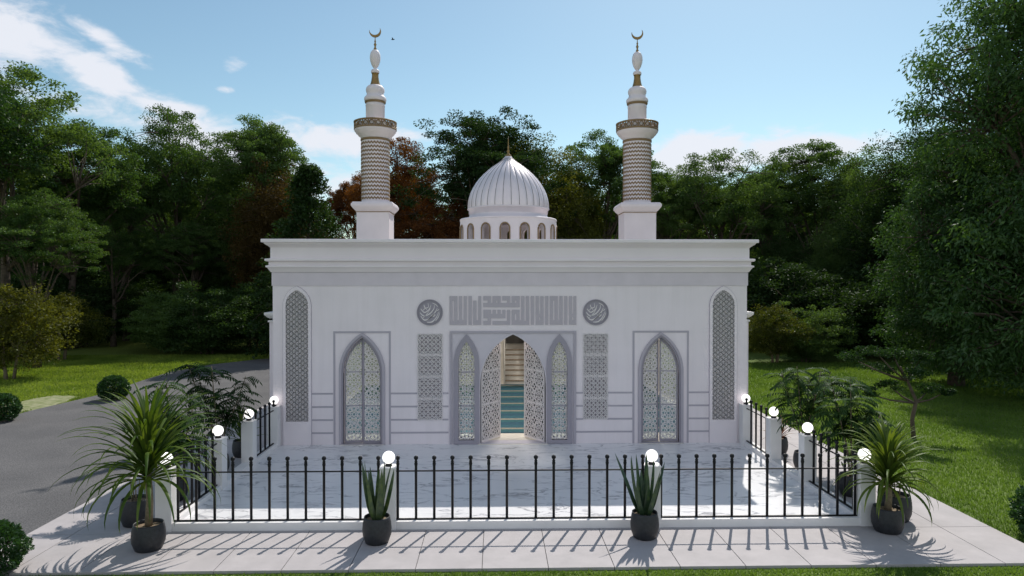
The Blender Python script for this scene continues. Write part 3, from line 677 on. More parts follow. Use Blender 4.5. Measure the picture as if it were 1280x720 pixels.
for s in (-1, 1):
    cx, cz = GX+s*1.955, 3.14
    b = MB(); disc(b, cx, cz, 0.305, YF-0.014, YF+0.001); o = part(b, 'medallion', M['frame'])
    b = MB(); disc(b, cx, cz, 0.305, YF-0.032, YF-0.014, r2=0.288); disc(b, cx, cz, 0.268, YF-0.026, YF-0.014, r2=0.258); part(b, 'rim', M['frame'], o)
    b = MB(); y0, y1 = YF-0.028, YF-0.014
    S = [([(-.20,-.08),(-.12,-.17),(0,-.13),(.10,-.02),(.17,.10)],.034,.02), ([(-.22,.0),(-.13,-.08),(0,-.03),(.09,.08),(.10,.17)],.032,.018),
         ([(-.20,.08),(-.12,.0),(-.02,.06),(.03,.17)],.03,.016), ([(-.13,.17),(-.10,.10),(-.03,.12),(-.04,.21)],.026,.014),
         ([(-.06,-.22),(.05,-.21),(.14,-.12),(.21,.02)],.032,.016), ([(.13,-.19),(.19,-.10),(.23,.0)],.024,.012),
         ([(-.16,-.13),(-.05,-.02),(.02,.10)],.02,.012), ([(-.05,-.17),(.06,-.08),(.15,.03)],.02,.012), ([(.06,.21),(.14,.17),(.18,.12)],.02,.012),
         ([(.02,-.05),(.07,-.09),(.12,-.06),(.08,-.02)],.02,.016), ([(-.15,.04),(-.10,.09),(-.06,.05)],.018,.014), ([(.13,.04),(.18,.05),(.21,.08)],.02,.014)]
    for pts, a0, a1 in S: stroke(b, [(cx+p_[0]*1.05, cz+p_[1]*1.05) for p_ in pts], a0, a1, y0, y1)
    part(b, 'calligraphy', M['lattice'], o)

# low side wings with capped pilasters
for s in (-1, 1):
    x0, x1 = sorted((s*W, s*5.97))
    b = MB(); b.box(x0, x1, 17.0, 24.5, -0.05, 2.98); o = part(b, 'side_wing', M['stucco'])
    b = MB(); ring(b, min(s*W, s*5.97), max(s*W, s*5.97), 17.0, 24.5, [(-0.1,2.86),(0.03,2.86),(0.03,2.90),(0.0,2.91),(0.0,2.95),(0.04,2.98),(0.09,3.03),(0.10,3.05),(0.10,3.10),(-0.18,3.10)]); part(b, 'wing_cornice', M['stucco2'], o)

# drum with sixteen arched windows
drum = MB(); NS = 16; z0, z1 = 4.5, 5.66; whw = 0.135; wz0, wzs = 4.88, 5.36; R1, R0 = DR+0.015, DR-0.12
off = radians(-90-4.8+11.25*0)
def wtop(s): return wzs+sqrt(max(0, whw*whw-s*s))*1.15
cols_ = 22; pitch = 2*pi/NS
drum_frames = []
for k in range(NS):
    ac = off+k*pitch
    ss = sorted(set([-pitch*R1/2+i*pitch*R1/cols_ for i in range(cols_+1)]+[-whw, whw]+[whw*cos(pi*i/12) for i in range(13)]))
    for a, b in zip(ss, ss[1:]):
        A, B = ac+a/R1, ac+b/R1; mid = (a+b)/2
        def P(R, an, z): return (DX+R*cos(an), DY+R*sin(an), z)
        if abs(mid) < whw:
            ta, tb = wtop(a), wtop(b)
            drum.add([P(R1,A,z0),P(R1,B,z0),P(R1,B,wz0),P(R1,A,wz0)], [(0,1,2,3)], True); drum.add([P(R1,A,ta),P(R1,B,tb),P(R1,B,z1),P(R1,A,z1)], [(0,1,2,3)], True)
            drum.add([P(R0,A,z0),P(R0,B,z0),P(R0,B,wz0),P(R0,A,wz0)], [(3,2,1,0)], True); drum.add([P(R0,A,ta),P(R0,B,tb),P(R0,B,z1),P(R0,A,z1)], [(3,2,1,0)], True)
            drum.add([P(R1,A,ta),P(R0,A,ta),P(R0,B,tb),P(R1,B,tb)], [(0,1,2,3)]); drum.add([P(R1,A,wz0),P(R1,B,wz0),P(R0,B,wz0),P(R0,A,wz0)], [(0,1,2,3)])
        else:
            drum.add([P(R1,A,z0),P(R1,B,z0),P(R1,B,z1),P(R1,A,z1)], [(0,1,2,3)], True); drum.add([P(R0,A,z0),P(R0,B,z0),P(R0,B,z1),P(R0,A,z1)], [(3,2,1,0)], True)
    for sg in (-1,1):
        A = ac+sg*whw/R1; drum.add([P(R1,A,wz0),P(R0,A,wz0),P(R0,A,wzs),P(R1,A,wzs)], [(0,1,2,3)])
drum.lathe([(R1,5.66),(R1+0.012,5.665),(R1+0.012,5.70),(R1-0.01,5.715),(1.22,5.73)], DX, DY, 64)
drum_o = part(drum, 'drum', M['minaret'])
for k in range(NS):
    ac = off+k*pitch
    f = MB(); pts = [(-whw, wz0)]+[(-whw, wz0+(wzs-wz0)*i/4) for i in range(1,4)]+[(whw*cos(pi-pi*i/12), wtop(whw*cos(pi-pi*i/12))) for i in range(13)]+[(whw, wz0+(wzs-wz0)*i/4) for i in range(3,-1,-1)]
    f.tube([(DX+(R1+0.005)*cos(ac+s_/R1), DY+(R1+0.005)*sin(ac+s_/R1), z_) for s_, z_ in pts], 0.022, 6)
    o = part(f, 'window_frame', M['goldtrim'], drum_o)
# collar and ribbed dome
b = MB(); b.lathe([(1.19,5.70),(1.19,5.79),(1.175,5.80),(1.175,5.87),(1.19,5.88),(1.19,5.99),(1.23,6.0),(1.235,6.03),(1.2,6.05)], DX, DY, 72); part(b, 'dome_collar', M['dome'])
prof_px = [(1.205,6.04),(1.212,6.12),(1.20,6.24),(1.175,6.36),(1.13,6.50),(1.065,6.64),(0.975,6.79),(0.87,6.93),(0.74,7.07),(0.60,7.20),(0.46,7.31),(0.33,7.40),(0.22,7.48),(0.14,7.56),(0.085,7.63),(0.05,7.69)]
NR = 32; dm = MB(); K = len(prof_px); SEG = 8; vs = []; fs = []
for i in range(NR*SEG):
    a = 2*pi*i/(NR*SEG)+radians(3); ph = (i % SEG)/SEG; bulge = 1+0.020*(abs(sin(pi*ph))**0.6)-0.008
    for r, z in prof_px: vs.append((DX+r*bulge*cos(a), DY+r*bulge*sin(a), z))
for i in range(NR*SEG):
    jn = (i+1)%(NR*SEG)
    for q in range(K-1): fs.append((i*K+q, jn*K+q, jn*K+q+1, i*K+q+1))
dm.add(vs, fs, True); dome_o = part(dm, 'dome', M['dome'])
gr = MB()
for i in range(NR):
    a = 2*pi*i/NR+radians(3)
    gr.tube([(DX+(r*0.993+0.001)*cos(a), DY+(r*0.993+0.001)*sin(a), z) for r, z in prof_px[:-2]], 0.0085, 4)
part(gr, 'seam', M['groove'], dome_o)
b = MB(); b.lathe([(0.10,7.62),(0.085,7.66),(0.04,7.70),(0.03,7.74),(0.05,7.77),(0.03,7.80),(0.018,7.84),(0.032,7.88),(0.018,7.93),(0.012,8.05),(0.004,8.22)], DX, DY, 16); part(b, 'finial', M['gold'], dome_o)

# minarets
MY, MX = 24.0, 4.58
def minaret():
    k = MY/853
    z = lambda py: CAMZ+(350-py)*k
    e = bpy.data.objects.new('minaret', None); COL.objects.link(e); e.parent = mosque
    def pt(mb, name, m, par=None):
        o = mb.build(name, m, par or e); return o
    s = 0.555
    b = MB(); b.bevbox(-s, s, -s, s, 4.4, z(267), 0.02); pt(b, 'base', M['minaret'])
    b = MB(); ring(b, -s, s, -s, s, [(0.0,z(268.5)),(0.02,z(267)),(0.02,z(266)),(0.05,z(265)),(0.10,z(263)),(0.14,z(261)),(0.155,z(260)),(0.155,z(257.5)),(0.13,z(256.8)),(0.11,z(255.3)),(-0.2,z(254.5)),(-0.5,z(254))]); pt(b, 'base_cap', M['minaret'])
    b = MB(); ring(b, -s, s, -s, s, [(0.0,z(267.6)),(0.028,z(267.5)),(0.028,z(266.6)),(0.0,z(266.5))]); pt(b, 'gold_fillet', M['goldtrim'])
    R = 0.478; zb, zt = z(255), z(177)
    b = MB(); b.lathe([(R+0.05,zb-0.03),(R+0.05,zb+0.03),(R,zb+0.05),(R,zt)], 0, 0, 48); sh = pt(b, 'shaft', M['minaret'])
    # zigzag courses wrapped round the shaft
    zz = MB(); rows = 15; nzg = 28; dz = (zt-zb-0.16)/rows; vs = []; fs = []
    for r_i in range(rows):
        zc = zb+0.10+dz*(r_i+0.4); pts = nzg*2
        for i in range(pts):
            a = 2*pi*i/pts; h = dz*0.20*(1 if i % 2 else -1)
            for rr, oz in ((R+0.002, -dz*0.25), (R+0.020, -dz*0.12), (R+0.020, dz*0.12), (R+0.002, dz*0.25)):
                vs.append((rr*cos(a), rr*sin(a), zc+h+oz))
        o = r_i*pts*4
        for i in range(pts):
            jn = (i+1)%pts
            for q in range(3): fs.append((o+i*4+q, o+jn*4+q, o+jn*4+q+1, o+i*4+q+1))
    zz.add(vs, fs); pt(zz, 'zigzag_relief', M['goldtrim'], sh)
    b = MB(); b.lathe([(R+0.005,z(178.5)),(R+0.03,z(178)),(R+0.03,z(175.8)),(R+0.005,z(175.5))], 0, 0, 40); pt(b, 'gold_ring', M['goldtrim'])
    b = MB(); b.lathe([(R,z(176)),(R+0.02,z(175)),(R+0.03,z(173.5)),(R+0.10,z(172)),(R+0.12,z(170.8)),(R+0.13,z(170.5)),(R+0.18,z(169)),(R+0.20,z(167.5)),(0.71,z(166.5)),(0.72,z(165.2)),(0.72,z(164)),(0.60,z(163.9)),(0.1,z(163.8))], 0, 0, 48); bal = pt(b, 'balcony', M['minaret'])
    # balustrade: brown ring pierced with round openings
    b = MB(); zr0, zr1 = z(164.5), z(154.5); n = 20
    b.lathe([(0.70,zr0),(0.735,zr0),(0.735,zr0+0.06),(0.70,zr0+0.06)], 0, 0, 40); b.lathe([(0.69,zr1-0.05),(0.74,zr1-0.05),(0.745,zr1),(0.70,zr1+0.02),(0.69,zr1-0.05)], 0, 0, 40)
    for i in range(n):
        a = 2*pi*i/n; zc = (zr0+zr1)/2+0.005
        b.tube([(0.715*cos(a+pi/n), 0.715*sin(a+pi/n), zr0+0.03), (0.715*cos(a+pi/n), 0.715*sin(a+pi/n), zr1-0.02)], 0.022, 5)
        b.tube([((0.715)*cos(a+0.105*cos(t)), (0.715)*sin(a+0.105*cos(t)), zc+0.075*sin(t)) for t in [2*pi*q/8 for q in range(9)]], 0.016, 4)
    pt(b, 'balustrade', M['goldtrim'], bal)
    b = MB(); b.lathe([(0.655,zr0+0.02),(0.655,zr1-0.06)], 0, 0, 40); pt(b, 'parapet', M['minaret'], bal)
    # lantern
    b = MB(); b.lathe([(0.325,z(164)),(0.325,z(135.2)),(0.335,z(134.8)),(0.335,z(133.4)),(0.325,z(133)),(0.32,z(130))], 0, 0, 36); pt(b, 'lantern', M['minaret'])
    b = MB(); b.lathe([(0.325,z(131.6)),(0.355,z(131)),(0.37,z(129.2)),(0.335,z(128.5))], 0, 0, 36); pt(b, 'gold_ring', M['goldtrim'])
    b = MB(); b.lathe([(0.33,z(129.4)),(0.365,z(128.6)),(0.385,z(126.6)),(0.375,z(124.4)),(0.33,z(122.6)),(0.295,z(121)),(0.29,z(119)),(0.315,z(117)),(0.325,z(114.6)),(0.305,z(112)),(0.25,z(109.8)),(0.16,z(108.5))], 0, 0, 36); pt(b, 'lantern_cap', M['minaret'])
    b = MB(); b.lathe([(0.19,z(109.3)),(0.165,z(107)),(0.135,z(103)),(0.115,z(98)),(0.115,z(94.5)),(0.13,z(94))], 0, 0, 24); pt(b, 'gold_neck', M['gold'])
    b = MB(); b.lathe([(0.11,z(94.4)),(0.14,z(93.5)),(0.15,z(91.6)),(0.13,z(89.8)),(0.07,z(88.6)),(0.055,z(88.2)),(0.055,z(87.4)),(0.085,z(86.4)),(0.13,z(83.5)),(0.168,z(79.5)),(0.185,z(75.5)),(0.178,z(71.5)),(0.15,z(68)),(0.10,z(65.6)),(0.03,z(64.8))], 0, 0, 28); pt(b, 'bulb', M['minaret'])
    b = MB(); b.lathe([(0.05,z(65.2)),(0.055,z(63.5)),(0.03,z(62)),(0.03,z(60)),(0.052,z(58.5)),(0.03,z(57)),(0.022,z(55.4)),(0.035,z(54.4)),(0.018,z(53.2)),(0.012,z(48.5))], 0, 0, 14); fin = pt(b, 'finial', M['gold'])
    # crescent in the XZ plane
    b = MB(); cz, ro, ri, dx, dzz = z(42.2), 0.205, 0.175, 0.04, 0.062
    tilt = radians(12); out = []; inn = []
    for i in range(25):
        t = -pi/2-radians(118)+radians(236)*i/24
        out.append((ro*cos(t), ro*sin(t)))
    # inner arc from end tip back to start, shallower circle
    p0, p1 = out[0], out[-1]; hc = abs(p1[0]-p0[0])/2; cyi = p0[1]; depth = ro+cyi-0.085
    Ri = (hc*hc+depth*depth)/(2*depth); cen = cyi-depth+Ri
    a_m = math.asin(min(1, hc/Ri)) if depth < Ri else pi-math.asin(min(1, hc/Ri))
    for i in range(1, 24):
        t = -pi/2+a_m-2*a_m*i/24; inn.append((Ri*cos(t), cen+Ri*sin(t)))
    poly = [(x*cos(tilt)-y*sin(tilt), x*sin(tilt)+y*cos(tilt)+cz) for x, y in out+inn]
    b.plate(poly, [], -0.02, 0.02); pt(b, 'crescent', M['gold'], fin)
    return e
mi = minaret(); mi.location = (-MX, MY-YF, 0)
mi2 = copy_tree(mi, mosque); mi2.location = (MX+0.02, MY-YF, 0)

# ------------------------------------------------------------------ inside the prayer hall
cp = MB(); cp.box(-W+0.5, W-0.5, -8.0/2, 8.0/2, 0, 0.012)
carpet = tag(cp.build('prayer_carpet', M['carpet'], None, (0, 21.2, 0.032)), 'teal striped prayer carpet seen through the open central door', 'carpet')
mn = thing('minbar', 'pale wooden pulpit stair at the end of the teal carpet', 'pulpit', (0.0, 25.2, 0.03))
b = MB()
for i in range(7): b.box(-0.02, 0.78, i*0.20, i*0.20+0.20, 0.0, 0.17*(i+1))
b.build('stair', M['woodlight'], mn)
b = MB()
for i in range(7): b.box(-0.03, 0.79, i*0.20-0.012, i*0.20+0.0, 0.17*(i+1)-0.05, 0.17*(i+1)+0.004)
b.build('stair_nosing', M['wood'], mn)
b = MB(); b.box(0.02, 0.76, 1.36, 1.44, 1.4, 2.05); disc(b, 0.39, 2.05, 0.30, 1.37, 1.43); b.build('seat_back', M['dark'], mn)
for s in (0, 1):
    b = MB(); x = -0.08 if s == 0 else 0.80; b.add([(x,-0.05,0),(x+0.05,-0.05,0),(x+0.05,1.4,0),(x,1.4,0),(x,-0.05,0.75),(x+0.05,-0.05,0.75),(x+0.05,1.4,2.1),(x,1.4,2.1)], [(0,3,2,1),(4,5,6,7),(0,1,5,4),(1,2,6,5),(2,3,7,6),(3,0,4,7)]); b.build('side_rail', M['wood'] if s else M['woodlight'], mn)
b = MB()
for x in (-0.05, 0.80):
    b.tube([(x, 1.0, 0.5), (x, 1.0, 2.9)], 0.04, 8); b.tube([(x, 1.55, 0.5), (x, 1.55, 2.9)], 0.04, 8)
b.build('canopy_post', M['woodlight'], mn)
b = MB(); b.bevbox(-0.12, 0.88, 0.93, 1.62, 2.88, 3.0, 0.01); b.lathe([(0.35,3.0),(0.33,3.2),(0.2,3.4),(0.05,3.55),(0,3.75)], 0.38, 1.27, 16); b.build('canopy', M['wood'], mn)
nb = MB(); nb.plate(rect(-1.3, 1.3, 0.03, 3.6), [arch(-0.75, 0.36, 0.06, 1.4, 2.1)], YB-0.42, YB-0.32); niche = part(nb, 'prayer_niche_wall', M['roomfloor'])
nb = MB(); nb.box(-1.2, -0.3, YB-0.325, YB-0.315, 0.03, 2.2); part(nb, 'niche_back', M['dark'], niche)
for i, xx in enumerate((-0.62, 1.35)):
    c_ = MB(); c_.lathe([(0.19,0.03),(0.19,0.18),(0.14,0.22),(0.13,3.8),(0.19,3.95),(0.19,4.24)], xx, 24.3, 20); part(c_, 'interior_column', M['roomfloor'])
# recessed ceiling lamps with their light
for i, (x, y) in enumerate(((-3.4,18.6),(0,18.0),(3.4,18.6),(-2.6,23.6),(2.6,23.6))):
    L_ = thing('ceiling_lamp', None, 'ceiling lamp', (x, y, 4.2))
    L_['label'] = ['round ceiling lamp above the left side door inside', 'round ceiling lamp just inside the central door', 'round ceiling lamp above the right side door inside', 'round ceiling lamp deep in the hall on the left', 'round ceiling lamp deep in the hall on the right'][i]
    L_['group'] = 'round ceiling lamps in the prayer hall'
    b = MB(); b.lathe([(0.0,-0.0),(0.26,0.0),(0.28,0.03),(0.28,0.05)], 0, 0, 24); b.build('diffuser', M['lampdisc'], L_)
    b = MB(); b.lathe([(0.28,-0.01),(0.32,-0.01),(0.32,0.05),(0.28,0.05)], 0, 0, 24); b.build('rim', M['minaret'], L_)
    ld = bpy.data.lights.new('hall_light', 'AREA'); ld.shape = 'DISK'; ld.size = 0.5; ld.energy = 105; ld.color = (1,0.96,0.90)
    lo = bpy.data.objects.new('hall_light', ld); COL.objects.link(lo); lo.location = (0, 0, -0.04); lo.parent = L_

# ------------------------------------------------------------------ terrace kerbs, pillars, lamps, railings
FY, SX = 10.75, 5.52
k = MB(); k.bevbox(-SX-0.12, SX+0.12, FY-0.09, FY+0.09, -0.05, 0.125, 0.008); tag(k.build('terrace_kerb', M['stucco2']), 'low white kerb under the long front railing', 'kerb', 'low white kerbs round the terrace')
for s, nm in ((-1,'left'),(1,'right')):
    k = MB(); x0, x1 = sorted((s*(SX-0.10), s*(SX+0.10))); k.bevbox(x0, x1, FY+0.095, YF-0.01, -0.05, 0.125, 0.008)
    tag(k.build('terrace_kerb', M['stucco2']), 'low white kerb along the %s side of the terrace' % nm, 'kerb', 'low white kerbs round the terrace')
SIDE_Y = (12.74, 14.32, 15.93)
pil_spots = [(-SX,FY,'white pillar at the front left corner behind the large dracaena'),(-2.06,FY,'white pillar of the front fence left of the centre door'),(2.10,FY,'white pillar of the front fence right of the centre door'),(SX,FY,'white pillar at the front right corner of the terrace')]
for s, nm in ((-1,'left'),(1,'right')):
    for y, d in zip(SIDE_Y, ('on the %s side, first behind the front corner', 'on the %s side, second behind the front corner', 'against the facade at the %s end')): pil_spots.append((s*SX, y, 'white pillar '+d % nm))
def make_pillar():
    t = thing('fence_pillar', None, 'pillar', group='square white pillars of the terrace fence')
    b = MB(); b.bevbox(-0.12, 0.12, -0.12, 0.12, 0.0, 0.95, 0.008); b.build('shaft', M['stucco2'], t)
    b = MB(); b.bevbox(-0.128, 0.128, -0.128, 0.128, 0.951, 0.975, 0.006); b.build('cap', M['stucco2'], t); return t
def make_globe():
    t = thing('globe_lamp', None, 'lamp', group='lit globe lamps on the fence pillars')
    b = MB(); b.lathe([(0,0),(0.055,0),(0.055,0.018),(0.04,0.03),(0.035,0.045),(0,0.045)], 0, 0, 20); b.build('lamp_base', M['iron'], t)
    b = MB(); b.lathe([(0.035+0*i, 0.04) if i == 0 else (0.097*sin(pi*i/16), 0.135-0.097*cos(pi*i/16)) for i in range(1, 17)], 0, 0, 24); b.build('globe', M['globe'], t)
    return t
P0 = make_pillar(); G0 = make_globe()
for i, (x, y, lab) in enumerate(pil_spots):
    o = P0 if i == 0 else copy_tree(P0); o.location = (x, y, 0); o['label'] = lab
    g = G0 if i == 0 else copy_tree(G0); g.location = (x, y, 0.976); g['label'] = 'lit white globe lamp on the '+lab.replace('white ', '')
    if len(g['label'].split()) > 16: g['label'] = ' '.join(g['label'].split()[:16])
    ld = bpy.data.lights.new('globe_light', 'POINT'); ld.energy = 2.2; ld.shadow_soft_size = 0.1; ld.color = (1,0.94,0.85)
    lo = bpy.data.objects.new('globe_light', ld); COL.objects.link(lo); lo.location = (0, 0, 0.14); lo.parent = g; 
    for ch in g.children:
        if ch.name.startswith('globe') and ch.type == 'MESH': ch.visible_shadow = True
bal0 = MB(); bal0.lathe([(0.0,0.135),(0.021,0.135),(0.021,0.97),(0.024,0.985),(0.028,1.01),(0.022,1.03),(0.026,1.045),(0.018,1.06),(0.018,1.068),(0.030,1.08),(0.036,1.10),(0.030,1.122),(0.015,1.133),(0,1.135)], 0, 0, 12)
bal_mesh = bal0.build('baluster', M['iron'])
def railing(a, b, offs, label):
    """a,b: end points in plan; offs: distances of balusters from a"""
    a = Vector((a[0], a[1], 0)); b = Vector((b[0], b[1], 0)); d = (b-a); L_ = d.length
    t = thing('railing', label, 'railing', (a.x, a.y, 0), atan2(d.y, d.x), 'black iron railings of the terrace')
    m = MB(); m.box(0, L_, -0.012, 0.012, 0.885, 0.903); m.build('top_rail', M['iron'], t)
    m = MB(); m.box(0, L_, -0.016, 0.016, 0.126, 0.146); m.build('bottom_rail', M['iron'], t)
    for o in offs:
        c_ = bal_mesh.copy(); COL.objects.link(c_); c_.parent = t; c_.location = (o, 0, 0)
sp = 0.2836
railing((-SX+0.12,FY), (-2.18,FY), [ (-5.34+SX-0.12)+sp*k for k in range(12)], 'black front railing left of the snake plant pillar')
mid0 = -2.06+0.12
railing((mid0,FY), (1.98,FY), [0.023+0.2863*k for k in range(7)]+[(2.10-0.143-0.283*k)-mid0 for k in range(6,-1,-1)], 'black front railing before the central door, between two pillars')
railing((2.22,FY), (SX-0.12,FY), [0.03+sp*k for k in range(12)], 'black front railing between the right snake plant and the corner')
for s, nm in ((-1,'left'),(1,'right')):
    railing((s*(SX-0.02),FY+0.12), (s*(SX-0.02),SIDE_Y[0]-0.12), [0.17+0.281*k for k in range(6)], 'black side railing near the front %s corner' % nm)
    railing((s*(SX-0.02),SIDE_Y[1]+0.12), (s*(SX-0.02),SIDE_Y[2]-0.12), [0.22+0.295*k for k in range(5)], 'black side railing at the %s end of the facade' % nm)
bpy.data.objects.remove(bal_mesh)

# ------------------------------------------------------------------ potted plants
def pot(t, r=0.21, h=0.36, z=0.0):
    b = MB(); b.lathe([(0.0,0.0),(r*0.72,0.0),(r*0.80,0.012),(r*0.97,h*0.30),(r*1.0,h*0.52),(r*0.97,h*0.75),(r*0.90,h*0.93),(r*0.88,h),(r*0.84,h*1.0),(r*0.82,h*0.96),(r*0.80,h*0.86)], 0, 0, 36)
    p = b.build('pot', M['pot'], t)
    b = MB(); b.lathe([(r*0.82,h*0.865),(r*0.5,h*0.885),(0.0,h*0.90)], 0, 0, 24); b.build('soil', M['soil'], t); return p
def strap(mb, base, az, elev, L_, w, droop, n=9, fold=0.25, twist=0.0):
    """arching strap leaf: 3 verts across"""
    p = Vector(base); a = elev; vs = []; fs = []; dl = L_/n
    sx = Vector((-sin(az), cos(az), 0))
    for i in range(n+1):
        t = i/n; d = Vector((cos(az)*cos(a), sin(az)*cos(a), sin(a)))
        nrm = sx.cross(d).normalized(); ww = w*(min(1, 0.45+t*3.2))*(1-t**2.2)**0.8 if t < 1 else 0.0
        sdir = sx*cos(twist*t)+nrm*sin(twist*t)
        vs += [p+sdir*ww/2-nrm*ww*fold*-1, p, p-sdir*ww/2+nrm*ww*fold]
        p = p+d*dl; a -= droop/n*(0.5+1.3*t)
    for i in range(n):
        o = i*3; fs += [(o, o+1, o+4, o+3), (o+1, o+2, o+5, o+4)]
    mb.add(vs, fs, True)
def dracaena(name, x, y, label, size=1.0, trunk=0.42, n=130, seed=1, r=0.23, h=0.38):
    rg = random.Random(seed); t = thing(name, label, 'potted plant', (x, y, 0)); pot(t, r, h)
    ht = h+trunk*size
    b = MB(); b.tube([(0,0,h*0.8),(0.02,0.0,h+trunk*size*0.5),(0.0,0.01,ht),(0,0.01,ht+0.28*size)], [0.055,0.048,0.045,0.03], 10); b.build('trunk', M['bark2'], t)
    b = MB()
    for i in range(n):
        q = i/n; el = radians(88-80*q**1.3+rg.uniform(-7,7)); az = i*2.39996+rg.uniform(-.25,.25)
        L_ = size*rg.uniform(0.85,1.12)*(0.95+0.12*sin(pi*q)); z = ht+size*(0.34*(1-q)-0.02)
        strap(b, (0.02*cos(az),0.02*sin(az),z), az, el, L_, 0.060*size**0.5, radians(rg.uniform(48,85)+50*q), 10, 0.18)
    b.build('foliage', M['leafdrac'], t); return t
dracaena('potted_dracaena', X(188,9.95), 9.98, 'large potted dracaena with arching strap leaves at the front left corner', 1.22, 0.52, 140, 3)
dracaena('potted_dracaena', X(1121,10.35), 10.42, 'smaller potted dracaena with strap leaves at the front right corner', 0.92, 0.36, 125, 7, 0.235, 0.38)
def snake(x, y, label, seed):
    rg = random.Random(seed); t = thing('snake_plant', label, 'potted plant', (x, y, 0), 0, 'snake plants in front of the two middle pillars'); pot(t, 0.215, 0.39)
    b = MB()
    for i in range(11):
        az = i*2.4+rg.uniform(-.3,.3); q = i/11
        strap(b, (0.06*cos(az)*(0.4+q), 0.06*sin(az)*(0.4+q), 0.33), az, radians(88-17*q-rg.uniform(0,10)), rg.uniform(0.62,1.0), 0.105, radians(rg.uniform(-6,10)), 9, 0.28, rg.uniform(-.7,.7))
    b.build('foliage', M['leafsnake'], t)
snake(X(471,10.14), 10.16, 'snake plant in a charcoal pot before the left front pillar', 5)
snake(X(808,10.22), 10.26, 'snake plant in a charcoal pot before the right front pillar', 12)

def np_leaves(C, R, n_per, size, rg, flat=0.6, asp=0.5, droop=0.0, up=0.5):
    """leaf rhombs scattered in flattened balls round clump centres C (m,3) radius R (m,)"""
    m = len(C); n = m*n_per
    d = rg.normal(size=(n,3)); d /= np.linalg.norm(d, axis=1)[:,None]; rad = rg.random(n)**0.45
    P = np.repeat(C, n_per, 0)+d*rad[:,None]*np.repeat(R, n_per)[:,None]*np.array([1,1,flat])
    ax = d*np.array([1,1,0.5])+rg.normal(size=(n,3))*0.55+np.array([0,0,-droop]); ax /= np.linalg.norm(ax, axis=1)[:,None]
    nn = rg.normal(size=(n,3))+np.array([0,0,up*2]); s = np.cross(ax, nn); s /= np.linalg.norm(s, axis=1)[:,None]+1e-9
    L_ = size*rg.uniform(0.65,1.3,n)[:,None]
    a = P-ax*L_*0.5; b = P+s*L_*asp*0.5-ax*L_*0.05; c_ = P+ax*L_*0.5; e = P-s*L_*asp*0.5-ax*L_*0.05
    V = np.stack([a,b,c_,e], 1).reshape(-1,3); F = np.arange(4*n).reshape(-1,4); return V, F
def fern_plant(name, x, y, label, seed, m, height=1.5, spread=0.55, stems=4, r=0.23, h=0.36, group=None, fill=1.0):
    """slender stems each carrying drooping compound leaves"""
    rg = random.Random(seed); t = thing(name, label, 'potted plant', (x, y, 0), 0, group); pot(t, r, h)
    b = MB(); lf = MB()
    for i in range(stems):
        az = i*2*pi/stems+rg.uniform(-.4,.4); sp_ = spread*rg.uniform(0.35,0.7); hh = height*rg.uniform(0.72,1.0)
        P = [(0.03*cos(az),0.03*sin(az),h*0.8),(sp_*0.25*cos(az),sp_*0.25*sin(az),hh*0.45),(sp_*0.7*cos(az),sp_*0.7*sin(az),hh*0.75),(sp_*cos(az),sp_*sin(az),hh)]
        b.tube(P, [0.016,0.013,0.010,0.006], 6)
        for k_ in range(int(19*fill)):
            q = rg.uniform(0.35,1.0); seg = q*3; i0 = min(2, int(seg)); f = seg-i0; c_ = Vector(P[i0]).lerp(Vector(P[i0+1]), f)
            a2 = rg.uniform(0, 2*pi); L_ = rg.uniform(0.20,0.40)*spread/0.55*(1.15-0.3*q); el = rg.uniform(0.0,0.7)
            pp = c_.copy(); steps = 9
            for s_ in range(steps):
                d = Vector((cos(a2)*cos(el), sin(a2)*cos(el), sin(el))); q2 = pp+d*L_/steps
                for sg in (-1,1):
                    side_az = a2+sg*radians(62)
                    strap(lf, pp, side_az, el-0.12, L_*0.40*(1-0.45*s_/steps), 0.042, 0.5, 2, 0.05)
                pp = q2; el -= 0.13
            strap(lf, pp, a2, el, L_*0.3, 0.042, 0.4, 2, 0.05)
    b.build('stem', M['bark2'], t); lf.build('foliage', m, t); return t
PY = ((13.75, 'beside the gap in the %s fence'), (12.05, 'beside the %s side railing near the front'))
for s, nm in ((-1,'left'),(1,'right')):
    fern_plant('potted_shrub', s*5.98, 13.9, 'feathery potted shrub outside the gap in the %s fence' % nm, 20+s, M['leafpot'], 2.25, 0.85, 5, 0.21, 0.36, 'feathery shrubs in pots along the fence', 1.35)
    fern_plant('potted_shrub', s*6.08, 12.2, 'feathery potted shrub outside the %s side railing' % nm, 40+s, M['leafpot'], 2.1, 0.8, 6, 0.23, 0.38, 'feathery shrubs in pots along the fence', 1.35)
